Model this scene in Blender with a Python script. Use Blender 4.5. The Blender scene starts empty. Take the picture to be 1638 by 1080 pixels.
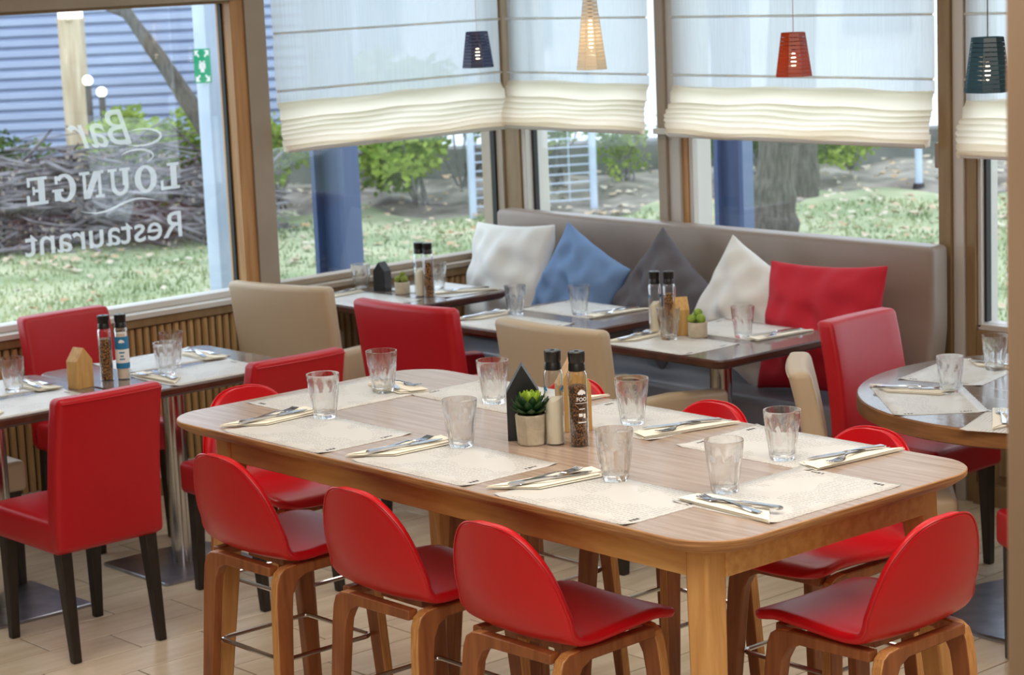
import bpy, bmesh, math, random
from mathutils import Vector, Matrix, Quaternion

random.seed(11)
SC = bpy.context.scene
COL = SC.collection
PI = math.pi

# ------------------------------------------------------------------ camera
def make_camera():
    pit, roll, yaw = math.radians(9.8457732), math.radians(-2.4265675), math.radians(-48.8833617)
    fwd = Vector((math.sin(yaw)*math.cos(pit), math.cos(yaw)*math.cos(pit), -math.sin(pit)))
    rt = Vector((math.cos(yaw), -math.sin(yaw), 0))
    up = rt.cross(fwd)
    r = math.cos(roll)*rt + math.sin(roll)*up
    u = -math.sin(roll)*rt + math.cos(roll)*up
    cd = bpy.data.cameras.new('camera')
    cd.sensor_width = 36.0
    cd.lens = 3505.77/1638.0*36.0
    cd.clip_end = 200
    cd.dof.use_dof = True
    cd.dof.focus_distance = 5.35
    cd.dof.aperture_fstop = 7.5
    cam = bpy.data.objects.new('camera', cd)
    m = Matrix((r, u, -fwd)).transposed().to_4x4()
    m.translation = Vector((0, 0, 2.2))
    cam.matrix_world = m
    COL.objects.link(cam)
    SC.camera = cam
make_camera()

# ------------------------------------------------------------------ world and light
w = bpy.data.worlds.new('overcast_sky'); SC.world = w; w.use_nodes = True
bg = w.node_tree.nodes['Background']
bg.inputs[0].default_value = (0.80, 0.90, 1.0, 1)
bg.inputs[1].default_value = 2.45

def area(name, loc, sx, sy, power, col, rot=(0, 0, 0)):
    l = bpy.data.lights.new(name, 'AREA'); l.shape = 'RECTANGLE'; l.size = sx; l.size_y = sy
    l.energy = power; l.color = col
    o = bpy.data.objects.new(name, l); o.location = loc; o.rotation_euler = rot; COL.objects.link(o)
WARM = (1.0, 0.92, 0.83)  # area lights below are unseen, added at ceiling height to brighten the interior
area('ceiling_fill_table', (-3.7, 3.3, 2.72), 1.6, 0.7, 14, WARM)
area('ceiling_fill_front', (-2.2, 1.6, 2.72), 1.4, 1.4, 32, WARM)
area('ceiling_fill_left', (-5.6, 2.6, 2.72), 1.2, 1.2, 17, (1.0, 0.92, 0.82))
area('ceiling_fill_bench', (-5.6, 5.4, 2.72), 2.4, 0.6, 13, (1.0, 0.92, 0.82))
area('ceiling_fill_right', (-2.2, 4.2, 2.72), 1.2, 1.2, 28, WARM)
area('ceiling_fill_rear', (0.2, 0.2, 2.72), 2.0, 2.0, 46, WARM)

vs = SC.view_settings
vs.view_transform = 'Standard'; vs.look = 'None'; vs.exposure = 0.35; vs.gamma = 1.0; vs.use_curve_mapping = False

# ------------------------------------------------------------------ materials
def lin(c):
    return tuple(((x/255)/12.92 if x/255 <= 0.04045 else ((x/255+0.055)/1.055)**2.4) for x in c) + (1,)
MATS = {}
def mat(name, col, rough=0.5, metal=0.0, col2=None, scale=8.0, stretch=(1, 1, 1), lo=0.35, hi=0.65,
        bump=0.0, bscale=60.0, bstretch=(1, 1, 1), spec=0.5, coat=0.0, detail=4.0, vary=0.0, emit=None, estr=0.0, sheen=0.0):
    if name in MATS: return MATS[name]
    m = bpy.data.materials.new(name); m.use_nodes = True; MATS[name] = m
    nt = m.node_tree; b = nt.nodes['Principled BSDF']
    b.inputs['Base Color'].default_value = lin(col)
    b.inputs['Roughness'].default_value = rough; b.inputs['Metallic'].default_value = metal
    b.inputs['Specular IOR Level'].default_value = spec
    b.inputs['Coat Weight'].default_value = coat
    if sheen: b.inputs['Sheen Weight'].default_value = sheen
    if emit:
        b.inputs['Emission Color'].default_value = lin(emit); b.inputs['Emission Strength'].default_value = estr
    tc = nt.nodes.new('ShaderNodeTexCoord')
    oi = nt.nodes.new('ShaderNodeObjectInfo')
    mul = nt.nodes.new('ShaderNodeMath'); mul.operation = 'MULTIPLY'; mul.inputs[1].default_value = 37.0
    nt.links.new(oi.outputs['Random'], mul.inputs[0])
    add = nt.nodes.new('ShaderNodeVectorMath'); add.operation = 'ADD'
    nt.links.new(tc.outputs['Object'], add.inputs[0]); nt.links.new(mul.outputs[0], add.inputs[1])
    last = None
    if col2:
        mp = nt.nodes.new('ShaderNodeMapping'); mp.inputs['Scale'].default_value = stretch
        nt.links.new(add.outputs[0], mp.inputs[0])
        n = nt.nodes.new('ShaderNodeTexNoise'); n.inputs['Scale'].default_value = scale; n.inputs['Detail'].default_value = detail
        nt.links.new(mp.outputs[0], n.inputs['Vector'])
        r = nt.nodes.new('ShaderNodeValToRGB')
        r.color_ramp.elements[0].position = lo; r.color_ramp.elements[0].color = lin(col)
        r.color_ramp.elements[1].position = hi; r.color_ramp.elements[1].color = lin(col2)
        nt.links.new(n.outputs['Fac'], r.inputs['Fac']); last = r.outputs['Color']
    if vary:
        hs = nt.nodes.new('ShaderNodeHueSaturation')
        mr = nt.nodes.new('ShaderNodeMapRange'); mr.inputs[3].default_value = 1-vary; mr.inputs[4].default_value = 1+vary
        nt.links.new(oi.outputs['Random'], mr.inputs[0]); nt.links.new(mr.outputs[0], hs.inputs['Value'])
        if last: nt.links.new(last, hs.inputs['Color'])
        else: hs.inputs['Color'].default_value = lin(col)
        last = hs.outputs['Color']
    if last: nt.links.new(last, b.inputs['Base Color'])
    if bump:
        mp = nt.nodes.new('ShaderNodeMapping'); mp.inputs['Scale'].default_value = bstretch
        nt.links.new(add.outputs[0], mp.inputs[0])
        n = nt.nodes.new('ShaderNodeTexNoise'); n.inputs['Scale'].default_value = bscale; n.inputs['Detail'].default_value = 3
        nt.links.new(mp.outputs[0], n.inputs['Vector'])
        bp = nt.nodes.new('ShaderNodeBump'); bp.inputs['Strength'].default_value = bump; bp.inputs['Distance'].default_value = 0.01
        nt.links.new(n.outputs['Fac'], bp.inputs['Height']); nt.links.new(bp.outputs[0], b.inputs['Normal'])
    return m

def mat_mix(name, build):
    if name in MATS: return MATS[name]
    m = bpy.data.materials.new(name); m.use_nodes = True; MATS[name] = m
    nt = m.node_tree
    for n in list(nt.nodes):
        if n.type == 'BSDF_PRINCIPLED': nt.nodes.remove(n)
    out = [n for n in nt.nodes if n.type == 'OUTPUT_MATERIAL'][0]
    nt.links.new(build(nt), out.inputs['Surface'])
    return m
def N(nt, t, **kw):
    n = nt.nodes.new(t)
    for k, v in kw.items(): n.inputs[k].default_value = v
    return n
def mix(nt, fac, a, b):
    x = nt.nodes.new('ShaderNodeMixShader')
    if isinstance(fac, (int, float)): x.inputs[0].default_value = fac
    else: nt.links.new(fac, x.inputs[0])
    nt.links.new(a, x.inputs[1]); nt.links.new(b, x.inputs[2]); return x.outputs[0]

def b_pane(nt):
    lw = N(nt, 'ShaderNodeLayerWeight', Blend=0.5)
    pw = nt.nodes.new('ShaderNodeMath'); pw.operation = 'POWER'; pw.inputs[1].default_value = 5.0
    nt.links.new(lw.outputs['Facing'], pw.inputs[0])
    ma = nt.nodes.new('ShaderNodeMath'); ma.operation = 'MULTIPLY_ADD'; ma.inputs[1].default_value = 0.96; ma.inputs[2].default_value = 0.04
    nt.links.new(pw.outputs[0], ma.inputs[0])
    return mix(nt, ma.outputs[0], N(nt, 'ShaderNodeBsdfTransparent', Color=(0.97, 0.985, 0.99, 1)).outputs[0],
               N(nt, 'ShaderNodeBsdfGlossy', Roughness=0.02).outputs[0])
PANE = mat_mix('window_glass', b_pane)
def b_tumbler(nt):
    g = N(nt, 'ShaderNodeBsdfGlass', IOR=1.45, Roughness=0.0)
    t = N(nt, 'ShaderNodeBsdfTransparent', Color=(0.98, 0.99, 0.99, 1))
    return mix(nt, 0.22, g.outputs[0], t.outputs[0])
TUMBLER = mat_mix('tumbler_glass', b_tumbler)
def b_bottle(nt):
    lw = N(nt, 'ShaderNodeLayerWeight', Blend=0.35)
    t = N(nt, 'ShaderNodeBsdfTransparent', Color=(0.97, 0.98, 0.98, 1))
    g = N(nt, 'ShaderNodeBsdfGlossy', Roughness=0.04, Color=(0.9, 0.93, 0.95, 1))
    return mix(nt, lw.outputs['Facing'], t.outputs[0], g.outputs[0])
BOTTLE = mat_mix('bottle_glass', b_bottle)
def b_sheer(nt):
    tc = nt.nodes.new('ShaderNodeTexCoord'); mp = nt.nodes.new('ShaderNodeMapping'); mp.inputs['Scale'].default_value = (60, 60, 1.5)
    nt.links.new(tc.outputs['Object'], mp.inputs[0])
    n = N(nt, 'ShaderNodeTexNoise', Scale=3.0, Detail=3.0); nt.links.new(mp.outputs[0], n.inputs['Vector'])
    mr = nt.nodes.new('ShaderNodeMapRange'); mr.inputs[1].default_value = 0.3; mr.inputs[2].default_value = 0.7
    mr.inputs[3].default_value = 0.08; mr.inputs[4].default_value = 0.20
    nt.links.new(n.outputs['Fac'], mr.inputs[0])
    d = N(nt, 'ShaderNodeBsdfDiffuse', Color=lin((236, 236, 234)))
    t = N(nt, 'ShaderNodeBsdfTranslucent', Color=lin((208, 215, 224)))
    tr = N(nt, 'ShaderNodeBsdfTransparent', Color=(1, 1, 1, 1))
    return mix(nt, mr.outputs[0], mix(nt, 0.72, d.outputs[0], t.outputs[0]), tr.outputs[0])
SHEER = mat_mix('sheer_blind_fabric', b_sheer)
def b_folds(nt):
    d = N(nt, 'ShaderNodeBsdfDiffuse', Color=lin((246, 236, 222)))
    t = N(nt, 'ShaderNodeBsdfTranslucent', Color=lin((250, 238, 222)))
    return mix(nt, 0.78, d.outputs[0], t.outputs[0])
FOLDS = mat_mix('folded_blind_fabric', b_folds)
def b_letter(nt):
    d = N(nt, 'ShaderNodeBsdfDiffuse', Color=lin((240, 244, 248)))
    t = N(nt, 'ShaderNodeBsdfTranslucent', Color=lin((240, 244, 248)))
    return mix(nt, 0.42, mix(nt, 0.6, d.outputs[0], t.outputs[0]), N(nt, 'ShaderNodeBsdfTransparent').outputs[0])
LETTER = mat_mix('frosted_window_lettering', b_letter)
def b_leaf(c1, c2):
    def f(nt):
        oi = nt.nodes.new('ShaderNodeTexCoord'); n = N(nt, 'ShaderNodeTexNoise', Scale=2.3, Detail=5.0)
        nt.links.new(oi.outputs['Object'], n.inputs['Vector'])
        r = nt.nodes.new('ShaderNodeValToRGB'); r.color_ramp.elements[0].position = .38; r.color_ramp.elements[1].position = .62
        r.color_ramp.elements[0].color = lin(c1); r.color_ramp.elements[1].color = lin(c2)
        nt.links.new(n.outputs['Fac'], r.inputs['Fac'])
        d = N(nt, 'ShaderNodeBsdfDiffuse'); t = N(nt, 'ShaderNodeBsdfTranslucent')
        nt.links.new(r.outputs[0], d.inputs[0]); nt.links.new(r.outputs[0], t.inputs[0])
        return mix(nt, 0.4, d.outputs[0], t.outputs[0])
    return f

def placemat_mat():
    m = mat('placemat_paper', (226, 222, 214), 0.38, spec=0.6)
    nt = m.node_tree; b = nt.nodes['Principled BSDF']
    tc = nt.nodes.new('ShaderNodeTexCoord'); sp = nt.nodes.new('ShaderNodeSeparateXYZ'); nt.links.new(tc.outputs['Object'], sp.inputs[0])
    # faint printed text lines across the sheet, broken into words
    wv = nt.nodes.new('ShaderNodeTexWave'); wv.bands_direction = 'X'; wv.inputs['Scale'].default_value = 26.0
    nt.links.new(tc.outputs['Object'], wv.inputs['Vector'])
    mp = nt.nodes.new('ShaderNodeMapping'); mp.inputs['Scale'].default_value = (30, 160, 1); nt.links.new(tc.outputs['Object'], mp.inputs[0])
    ns = N(nt, 'ShaderNodeTexNoise', Scale=1.0, Detail=2.0); nt.links.new(mp.outputs[0], ns.inputs['Vector'])
    big = N(nt, 'ShaderNodeTexNoise', Scale=7.0, Detail=1.0); nt.links.new(tc.outputs['Object'], big.inputs['Vector'])
    def gt(s, v):
        x = nt.nodes.new('ShaderNodeMath'); x.operation = 'GREATER_THAN'; x.inputs[1].default_value = v; nt.links.new(s, x.inputs[0]); return x.outputs[0]
    def mulm(a, c):
        x = nt.nodes.new('ShaderNodeMath'); x.operation = 'MULTIPLY'; nt.links.new(a, x.inputs[0])
        if isinstance(c, float): x.inputs[1].default_value = c
        else: nt.links.new(c, x.inputs[1])
        return x.outputs[0]
    f = mulm(mulm(mulm(gt(wv.outputs['Fac'], .72), gt(ns.outputs['Fac'], .47)), gt(big.outputs['Fac'], .5)), 0.5)
    mx = nt.nodes.new('ShaderNodeMixRGB'); mx.inputs[1].default_value = lin((212, 210, 206)); mx.inputs[2].default_value = lin((120, 118, 116))
    nt.links.new(f, mx.inputs[0]); nt.links.new(mx.outputs[0], b.inputs['Base Color'])
    return m
MAT_PAPER = placemat_mat()

RED = mat('red_leather', (198, 12, 26), 0.34, bump=0.05, bscale=350, spec=0.45)
REDC = mat('red_chair_leatherette', (180, 13, 28), 0.40, bump=0.06, bscale=260, spec=0.45)
REDF = mat('red_cushion_cotton', (186, 14, 40), 0.8, bump=0.15, bscale=500)
BEIGE = mat('beige_leatherette', (188, 168, 140), 0.42, bump=0.05, bscale=260)
TAUPE_V = mat('taupe_vinyl', (142, 128, 118), 0.38, bump=0.05, bscale=260)
SEATV = mat('grey_bench_vinyl', (136, 142, 156), 0.26, bump=0.05, bscale=200)
WALNUT = mat('walnut_ply', (160, 98, 56), 0.36, col2=(134, 76, 42), scale=6, stretch=(8, 8, 0.8), bump=0.03, bscale=40, bstretch=(6, 6, .4))
PLYEDGE = mat('ply_edge', (216, 160, 98), 0.42, col2=(190, 132, 74), scale=10, stretch=(20, 20, 1))
OAK = mat('oak_frame', (224, 174, 110), 0.40, col2=(206, 150, 88), scale=5, stretch=(1.2, 9, 9), bump=0.02, bscale=40)
OAKTOP = mat('oak_laminate_top', (178, 158, 142), 0.22, col2=(156, 132, 114), scale=4, stretch=(1.1, 16, 1), bump=0.015, bscale=30, bstretch=(1, 14, 1), detail=6)
OAKL = mat('oak_leg', (220, 168, 106), 0.40, col2=(202, 146, 84), scale=5, stretch=(9, 9, 0.8))
TOPEDGE = mat('tabletop_ply_edge', (192, 144, 96), 0.5, col2=(150, 100, 58), scale=30, stretch=(0.3, 0.3, 9))
DARKTOP = mat('grey_brown_laminate', (128, 118, 114), 0.13, col2=(112, 102, 98), scale=4, stretch=(1.2, 12, 1), detail=5, spec=0.8)
DARKEDGE = mat('dark_wood_edge', (84, 48, 34), 0.32, col2=(64, 36, 26), scale=12)
ROUNDEDGE = mat('round_table_wood_edge', (150, 104, 62), 0.4, col2=(124, 84, 50), scale=9, stretch=(1, 1, 8))
STEEL = mat('polished_steel', (205, 205, 208), 0.16, 1.0)
PLATE = mat('brushed_steel_plate', (176, 182, 196), 0.30, 1.0, col2=(150, 156, 172), scale=14)
BLACKLEG = mat('dark_wenge_wood', (44, 36, 32), 0.42, col2=(32, 26, 22), scale=9, stretch=(6, 6, 1))
CUTLERY = mat('cutlery_steel', (196, 198, 204), 0.14, 1.0)
NAPKIN = mat('cream_paper_napkin', (246, 240, 224), 0.85, bump=0.05, bscale=300)
BLACKP = mat('black_painted_wood', (26, 27, 30), 0.42)
PINE = mat('natural_pine', (206, 164, 98), 0.5, col2=(186, 140, 78), scale=8, stretch=(9, 9, 1))
CONCRETE = mat('pale_concrete', (196, 184, 162), 0.85, col2=(168, 156, 136), scale=20, bump=0.2, bscale=80)
SOIL = mat('dark_soil', (42, 34, 26), 0.95)
SUCC = mat('succulent_leaf_dark', (40, 78, 40), 0.4)
COLM = mat('brown_column_paint', (136, 114, 92), 0.5, col2=(128, 106, 84), scale=3)
SUCC2 = mat('succulent_leaf_bright', (172, 200, 66), 0.4, col2=(132, 172, 48), scale=20)
CACT = mat('cactus_green', (142, 152, 58), 0.7, col2=(108, 124, 40), scale=60, bump=0.6, bscale=150)
CAPB = mat('black_plastic_cap', (24, 23, 22), 0.35)
SALT = mat('salt_grains', (232, 222, 200), 0.8, bump=0.3, bscale=700)
PEPPER = mat('peppercorns', (28, 18, 12), 0.6, col2=(170, 116, 66), scale=260, lo=.45, hi=.62, bump=0.7, bscale=260)
PEPPERM = mat('mixed_peppercorns', (44, 26, 16), 0.6, col2=(190, 136, 78), scale=180, lo=.42, hi=.6, bump=0.7, bscale=200)
WHITEP = mat('white_print', (240, 240, 238), 0.6)
BLUEL = mat('blue_label', (40, 124, 172), 0.5)
CREAML = mat('cream_label', (232, 214, 196), 0.6)
INK = mat('dark_ink', (60, 58, 58), 0.7)
TILE = mat('beige_floor_tile', (220, 206, 182), 0.26, col2=(204, 188, 162), scale=3.0, stretch=(6, 1, 1), vary=0.07, bump=0.03, bscale=12)
GROUT = mat('tile_grout', (122, 106, 86), 0.8)
TAUPE = mat('taupe_painted_frame', (160, 146, 130), 0.5, col2=(152, 138, 122), scale=4)
BROWNF = mat('brown_frame', (138, 114, 80), 0.45, col2=(126, 100, 68), scale=5, stretch=(6, 6, 1))
JAMB = mat('orange_wood_jamb', (186, 140, 88), 0.45, col2=(168, 120, 70), scale=6, stretch=(9, 9, .6))
LIGHTF = mat('light_grey_frame', (190, 184, 178), 0.45)
SEAL = mat('black_window_seal', (30, 30, 32), 0.6)
SLATW = mat('wood_slat', (188, 156, 110), 0.5, col2=(166, 132, 88), scale=6, stretch=(9, 9, .8), vary=0.05)
SLATBACK = mat('dark_slat_backing', (70, 54, 40), 0.8)
SILLM = mat('pale_window_sill', (206, 204, 200), 0.35)
CEIL = mat('white_ceiling', (226, 222, 214), 0.9)
WALLP = mat('warm_grey_wall', (186, 176, 162), 0.9)
CBLUE = mat('blue_cushion_cotton', (112, 144, 190), 0.85, bump=0.15, bscale=500)
CWHITE = mat('white_cushion_cotton', (222, 222, 220), 0.85, bump=0.15, bscale=500)
CGREY = mat('charcoal_cushion_cotton', (92, 88, 94), 0.85, bump=0.15, bscale=500)

# ------------------------------------------------------------------ geometry helpers
class MB:
    def __init__(self): self.v = []; self.f = []; self.m = []
    def add(self, vs, fs, mi=0, mx=None):
        o = len(self.v)
        self.v += [tuple((mx @ Vector(p)) if mx else p) for p in vs]
        self.f += [tuple(i+o for i in f) for f in fs]; self.m += [mi]*len(fs)
        return self
    def box(self, x0, x1, y0, y1, z0, z1, mi=0, mx=None):
        v = [(x0, y0, z0), (x1, y0, z0), (x1, y1, z0), (x0, y1, z0), (x0, y0, z1), (x1, y0, z1), (x1, y1, z1), (x0, y1, z1)]
        f = [(0, 3, 2, 1), (4, 5, 6, 7), (0, 1, 5, 4), (1, 2, 6, 5), (2, 3, 7, 6), (3, 0, 4, 7)]
        return self.add(v, f, mi, mx)
    def prism(self, poly, vec, mi=0, mx=None):
        n = len(poly); vec = Vector(vec)
        v = [tuple(p) for p in poly] + [tuple(Vector(p)+vec) for p in poly]
        f = [tuple(range(n-1, -1, -1)), tuple(range(n, 2*n))] + [(i, (i+1) % n, n+(i+1) % n, n+i) for i in range(n)]
        return self.add(v, f, mi, mx)
    def loft(self, rings, mi=0, caps=True, mx=None, closed=True):
        n = len(rings[0]); v = [tuple(p) for r in rings for p in r]; f = []
        for k in range(len(rings)-1):
            for i in range(n if closed else n-1):
                j = (i+1) % n; f.append((k*n+i, k*n+j, (k+1)*n+j, (k+1)*n+i))
        if caps and closed:
            f.append(tuple(range(n-1, -1, -1))); f.append(tuple(range((len(rings)-1)*n, len(rings)*n)))
        return self.add(v, f, mi, mx)
    def lathe(self, prof, n=24, mi=0, mx=None, caps=True):
        return self.loft([[(r*math.cos(2*PI*i/n), r*math.sin(2*PI*i/n), z) for i in range(n)] for r, z in prof], mi, caps, mx)
    def tube(self, path, rad, n=8, mi=0, closed=False, mx=None):
        P = [Vector(p) for p in path]; L = len(P)
        if not isinstance(rad, (list, tuple)): rad = [rad]*L
        T = []
        for i in range(L):
            a = P[(i-1) % L] if (closed or i > 0) else P[i]; b = P[(i+1) % L] if (closed or i < L-1) else P[i]
            T.append((b-a).normalized())
        nrm = T[0].orthogonal().normalized(); rings = []
        for i in range(L):
            if i: nrm = (T[i-1].rotation_difference(T[i]) @ nrm)
            nrm = (nrm - T[i]*nrm.dot(T[i])).normalized(); bi = T[i].cross(nrm)
            rings.append([tuple(P[i]+rad[i]*(math.cos(2*PI*k/n)*nrm+math.sin(2*PI*k/n)*bi)) for k in range(n)])
        if closed: rings.append(rings[0])
        return self.loft(rings, mi, not closed, mx)
    def grid(self, fn, nu, nv, mi=0, mx=None):
        v = [fn(i/nu, j/nv) for i in range(nu+1) for j in range(nv+1)]
        f = [(i*(nv+1)+j, (i+1)*(nv+1)+j, (i+1)*(nv+1)+j+1, i*(nv+1)+j+1) for i in range(nu) for j in range(nv)]
        return self.add(v, f, mi, mx)
    def softbox(self, sx, sy, sz, r, c=(0, 0, 0), seg=3, n=4, fn=None, mi=0, mx=None):
        def ax(s):
            h = s/2; q = [-h + r*(1-math.cos(PI/2*k/seg)) for k in range(seg)]
            q += [-(h-r) + 2*(h-r)*k/n for k in range(n+1)]
            q += [h-r + r*math.sin(PI/2*k/seg) for k in range(1, seg+1)]
            return q
        A = [ax(sx), ax(sy), ax(sz)]; H = (sx/2, sy/2, sz/2); idx = {}; vs = []; fs = []
        def vert(p):
            k = tuple(round(t, 6) for t in p)
            if k not in idx:
                inn = Vector([max(-H[i]+r, min(H[i]-r, p[i])) for i in range(3)]); d = Vector(p)-inn
                q = inn + (d.normalized()*r if d.length > 1e-9 else d)
                q = Vector(c)+q
                if fn: q = Vector(fn(q))
                idx[k] = len(vs); vs.append(tuple(q))
            return idx[k]
        for a in range(3):
            b, cc = (a+1) % 3, (a+2) % 3
            for s in (-1, 1):
                for i in range(len(A[b])-1):
                    for j in range(len(A[cc])-1):
                        quad = []
                        for (u, v2) in ((i, j), (i+1, j), (i+1, j+1), (i, j+1)):
                            p = [0, 0, 0]; p[a] = s*H[a]; p[b] = A[b][u]; p[cc] = A[cc][v2]; quad.append(vert(p))
                        fs.append(tuple(quad if s > 0 else quad[::-1]))
        return self.add(vs, fs, mi, mx)
    def mesh(self, name, mats, smooth=40):
        me = bpy.data.meshes.new(name)
        me.from_pydata(self.v, [], self.f)
        for m in (mats if isinstance(mats, (list, tuple)) else [mats]): me.materials.append(m)
        if any(self.m): me.polygons.foreach_set('material_index', self.m)
        if smooth:
            me.polygons.foreach_set('use_smooth', [True]*len(me.polygons))
            me.set_sharp_from_angle(angle=math.radians(smooth))
        me.update()
        return me
    def build(self, name, mats, parent=None, smooth=40, bevel=0.0, bseg=2):
        o = bpy.data.objects.new(name, self.mesh(name, mats, smooth)); COL.objects.link(o)
        if parent: o.parent = parent
        if bevel:
            b = o.modifiers.new('bevel', 'BEVEL'); b.width = bevel; b.segments = bseg; b.limit_method = 'ANGLE'; b.angle_limit = math.radians(35)
        return o

def tag(o, label, cat, group=None):
    o['label'] = label; o['category'] = cat
    if group: o['group'] = group
    return o
def empty(name, loc=(0, 0, 0), rz=0.0):
    o = bpy.data.objects.new(name, None); o.empty_display_size = 0.1
    o.location = loc; o.rotation_euler = (0, 0, rz); COL.objects.link(o); return o
def struct(o):
    o['kind'] = 'structure'; return o
KIDS = {}
def kids(o):
    return [c for c in bpy.data.objects if c.parent == o]
def dup(root, loc, rz, label, group=None):
    r = root.copy(); COL.objects.link(r); r.location = loc; r.rotation_euler = (0, 0, rz); r['label'] = label
    if group: r['group'] = group
    if root.name not in KIDS: KIDS[root.name] = [(c, kids(c)) for c in kids(root)]
    for c, gs in KIDS[root.name]:
        cc = c.copy(); COL.objects.link(cc); cc.parent = r
        for g in gs:
            gg = g.copy(); COL.objects.link(gg); gg.parent = cc
    return r
class Kind:
    """first placement moves the prototype itself, the following ones are copies"""
    def __init__(self, proto): self.p = proto; self.used = False
    def put(self, loc, rz, label, group=None):
        if not self.used:
            self.used = True; o = self.p; o.location = loc; o.rotation_euler = (0, 0, rz); o['label'] = label
            if group: o['group'] = group
            return o
        return dup(self.p, loc, rz, label, group)
def rrect(x0, x1, y0, y1, r, z, n=6):
    pts = []
    for cx, cy, a0 in ((x1-r, y1-r, 0), (x0+r, y1-r, PI/2), (x0+r, y0+r, PI), (x1-r, y0+r, 1.5*PI)):
        for k in range(n+1):
            a = a0+PI/2*k/n; pts.append((cx+r*math.cos(a), cy+r*math.sin(a), z))
    return pts
def bx(name, m, x0, x1, y0, y1, z0, z1, parent=None, bevel=0.003):
    return MB().box(x0, x1, y0, y1, z0, z1).build(name, m, parent, 30, bevel)
def text_geo(s, size, shear=0.0, offset=0.0, space=1.0, align='LEFT'):
    cu = bpy.data.curves.new('t', 'FONT'); cu.body = s; cu.size = size; cu.shear = shear; cu.offset = offset
    cu.space_character = space; cu.align_x = align; cu.resolution_u = 3
    o = bpy.data.objects.new('t', cu); COL.objects.link(o)
    me = o.to_mesh()
    v = [tuple(p.co) for p in me.vertices]; f = [tuple(p.vertices) for p in me.polygons]
    o.to_mesh_clear(); bpy.data.objects.remove(o); bpy.data.curves.remove(cu)
    return v, f

# ------------------------------------------------------------------ room shell
# floor slab and tiles
fl = struct(bx('floor', GROUT, -8.0, 3.0, -3.0, 6.95, -0.10, -0.0015, bevel=0))
TW, TL = 0.20, 0.60
def tile_geo(w, l):
    g = 0.0018; c = 0.0025
    return [rrect(g, w-g, g, l-g, .001, -0.006, 1), rrect(g, w-g, g, l-g, .001, -c, 1), rrect(g+c, w-g-c, g+c, l-g-c, .001, 0, 1)]
tm = MB().loft(tile_geo(TW, TL)).mesh('tile', TILE, 0)
rest = MB(); ntile = 0
row = 0; x = -7.9
while x < 2.9:
    y = -3.0 + (row*0.23) % TL - TL
    while y < 6.9:
        y1 = min(y+TL, 6.9)
        inview = -7.9 <= x < -2.5 and 2.75 <= y < 6.9 and y1-y > TL-.01
        if inview:
            o = bpy.data.objects.new('tile', tm); COL.objects.link(o); o.parent = fl; o.location = (x, y, 0); ntile += 1
        elif y1 > -3 and y1-y > .02:
            y0 = max(y, -3.0)
            rest.loft(tile_geo(TW, y1-y0), mx=Matrix.Translation((x, y0, 0)))
        y += TL
    x += TW; row += 1
o = rest.build('tile_field', TILE, fl, 0); o['kind'] = 'stuff'

struct(bx('wall_right', WALLP, 3.0, 3.1, -3.1, 7.0, 0, 2.75, bevel=0))
struct(bx('wall_front', WALLP, -8.0, 3.0, -3.1, -3.0, 0, 2.75, bevel=0))
struct(bx('ceiling', CEIL, -8.0, 3.0, -3.0, 7.0, 2.75, 2.85, bevel=0))
# left wall: wainscot of vertical slats below the sill
wl = struct(bx('wall_left', SLATBACK, -8.02, -7.885, -3.0, 6.95, 0.0, 0.735, bevel=0))
slat = MB().prism([(0, -.0125, 0), (.012, -.0125, 0), (.019, -.007, 0), (.019, .007, 0), (.012, .0125, 0), (0, .0125, 0)], (0, 0, .60)).mesh('slat', SLATW, 50)
y = 3.3
while y < 6.85:
    o = bpy.data.objects.new('slat', slat); COL.objects.link(o); o.parent = wl; o.location = (-7.885, y, .13); y += .0365
bx('top_rail', BROWNF, -7.89, -7.855, 3.2, 6.86, .735, .772, wl, .003)
bx('base_rail', LIGHTF, -7.89, -7.862, 3.2, 6.86, .075, .13, wl, .003)
bx('skirting_board', BROWNF, -7.89, -7.855, 3.2, 6.86, 0.0, .075, wl, .003)
struct(bx('trim_1', SILLM, -8.02, -7.845, 2.5, 5.424, .772, .795))
struct(bx('trim_15', TAUPE, -8.02, -7.845, 5.424, 6.86, .772, .795))                       # window sill
struct(bx('wall_left_pier', TAUPE, -8.02, -7.86, -3.0, 2.5, .735, 2.75))
struct(bx('trim_2', TAUPE, -8.04, -7.86, 2.5, 5.40, 2.068, 2.75))                        # lintel over the lettered window

def window(n):
    return struct(empty('window_%d' % n))
# window 1 with lettering
w1 = window(1)
bx('bottom_rail', SILLM, -7.99, -7.905, 2.6, 5.36, .795, .822, w1)
bx('top_rail', BROWNF, -7.99, -7.88, 2.6, 5.40, 2.056, 2.08, w1)
bx('jamb', JAMB, -7.99, -7.875, 5.357, 5.424, .795, 2.07, w1)
bx('seal', SEAL, -7.965, -7.935, 5.348, 5.357, .82, 2.056, w1)
bx('pane', PANE, -7.952, -7.946, 2.6, 5.35, .82, 2.056, w1, 0)
struct(bx('trim_3', TAUPE, -8.04, -7.865, 5.424, 5.529, .795, 2.75))                     # taupe post
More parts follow.
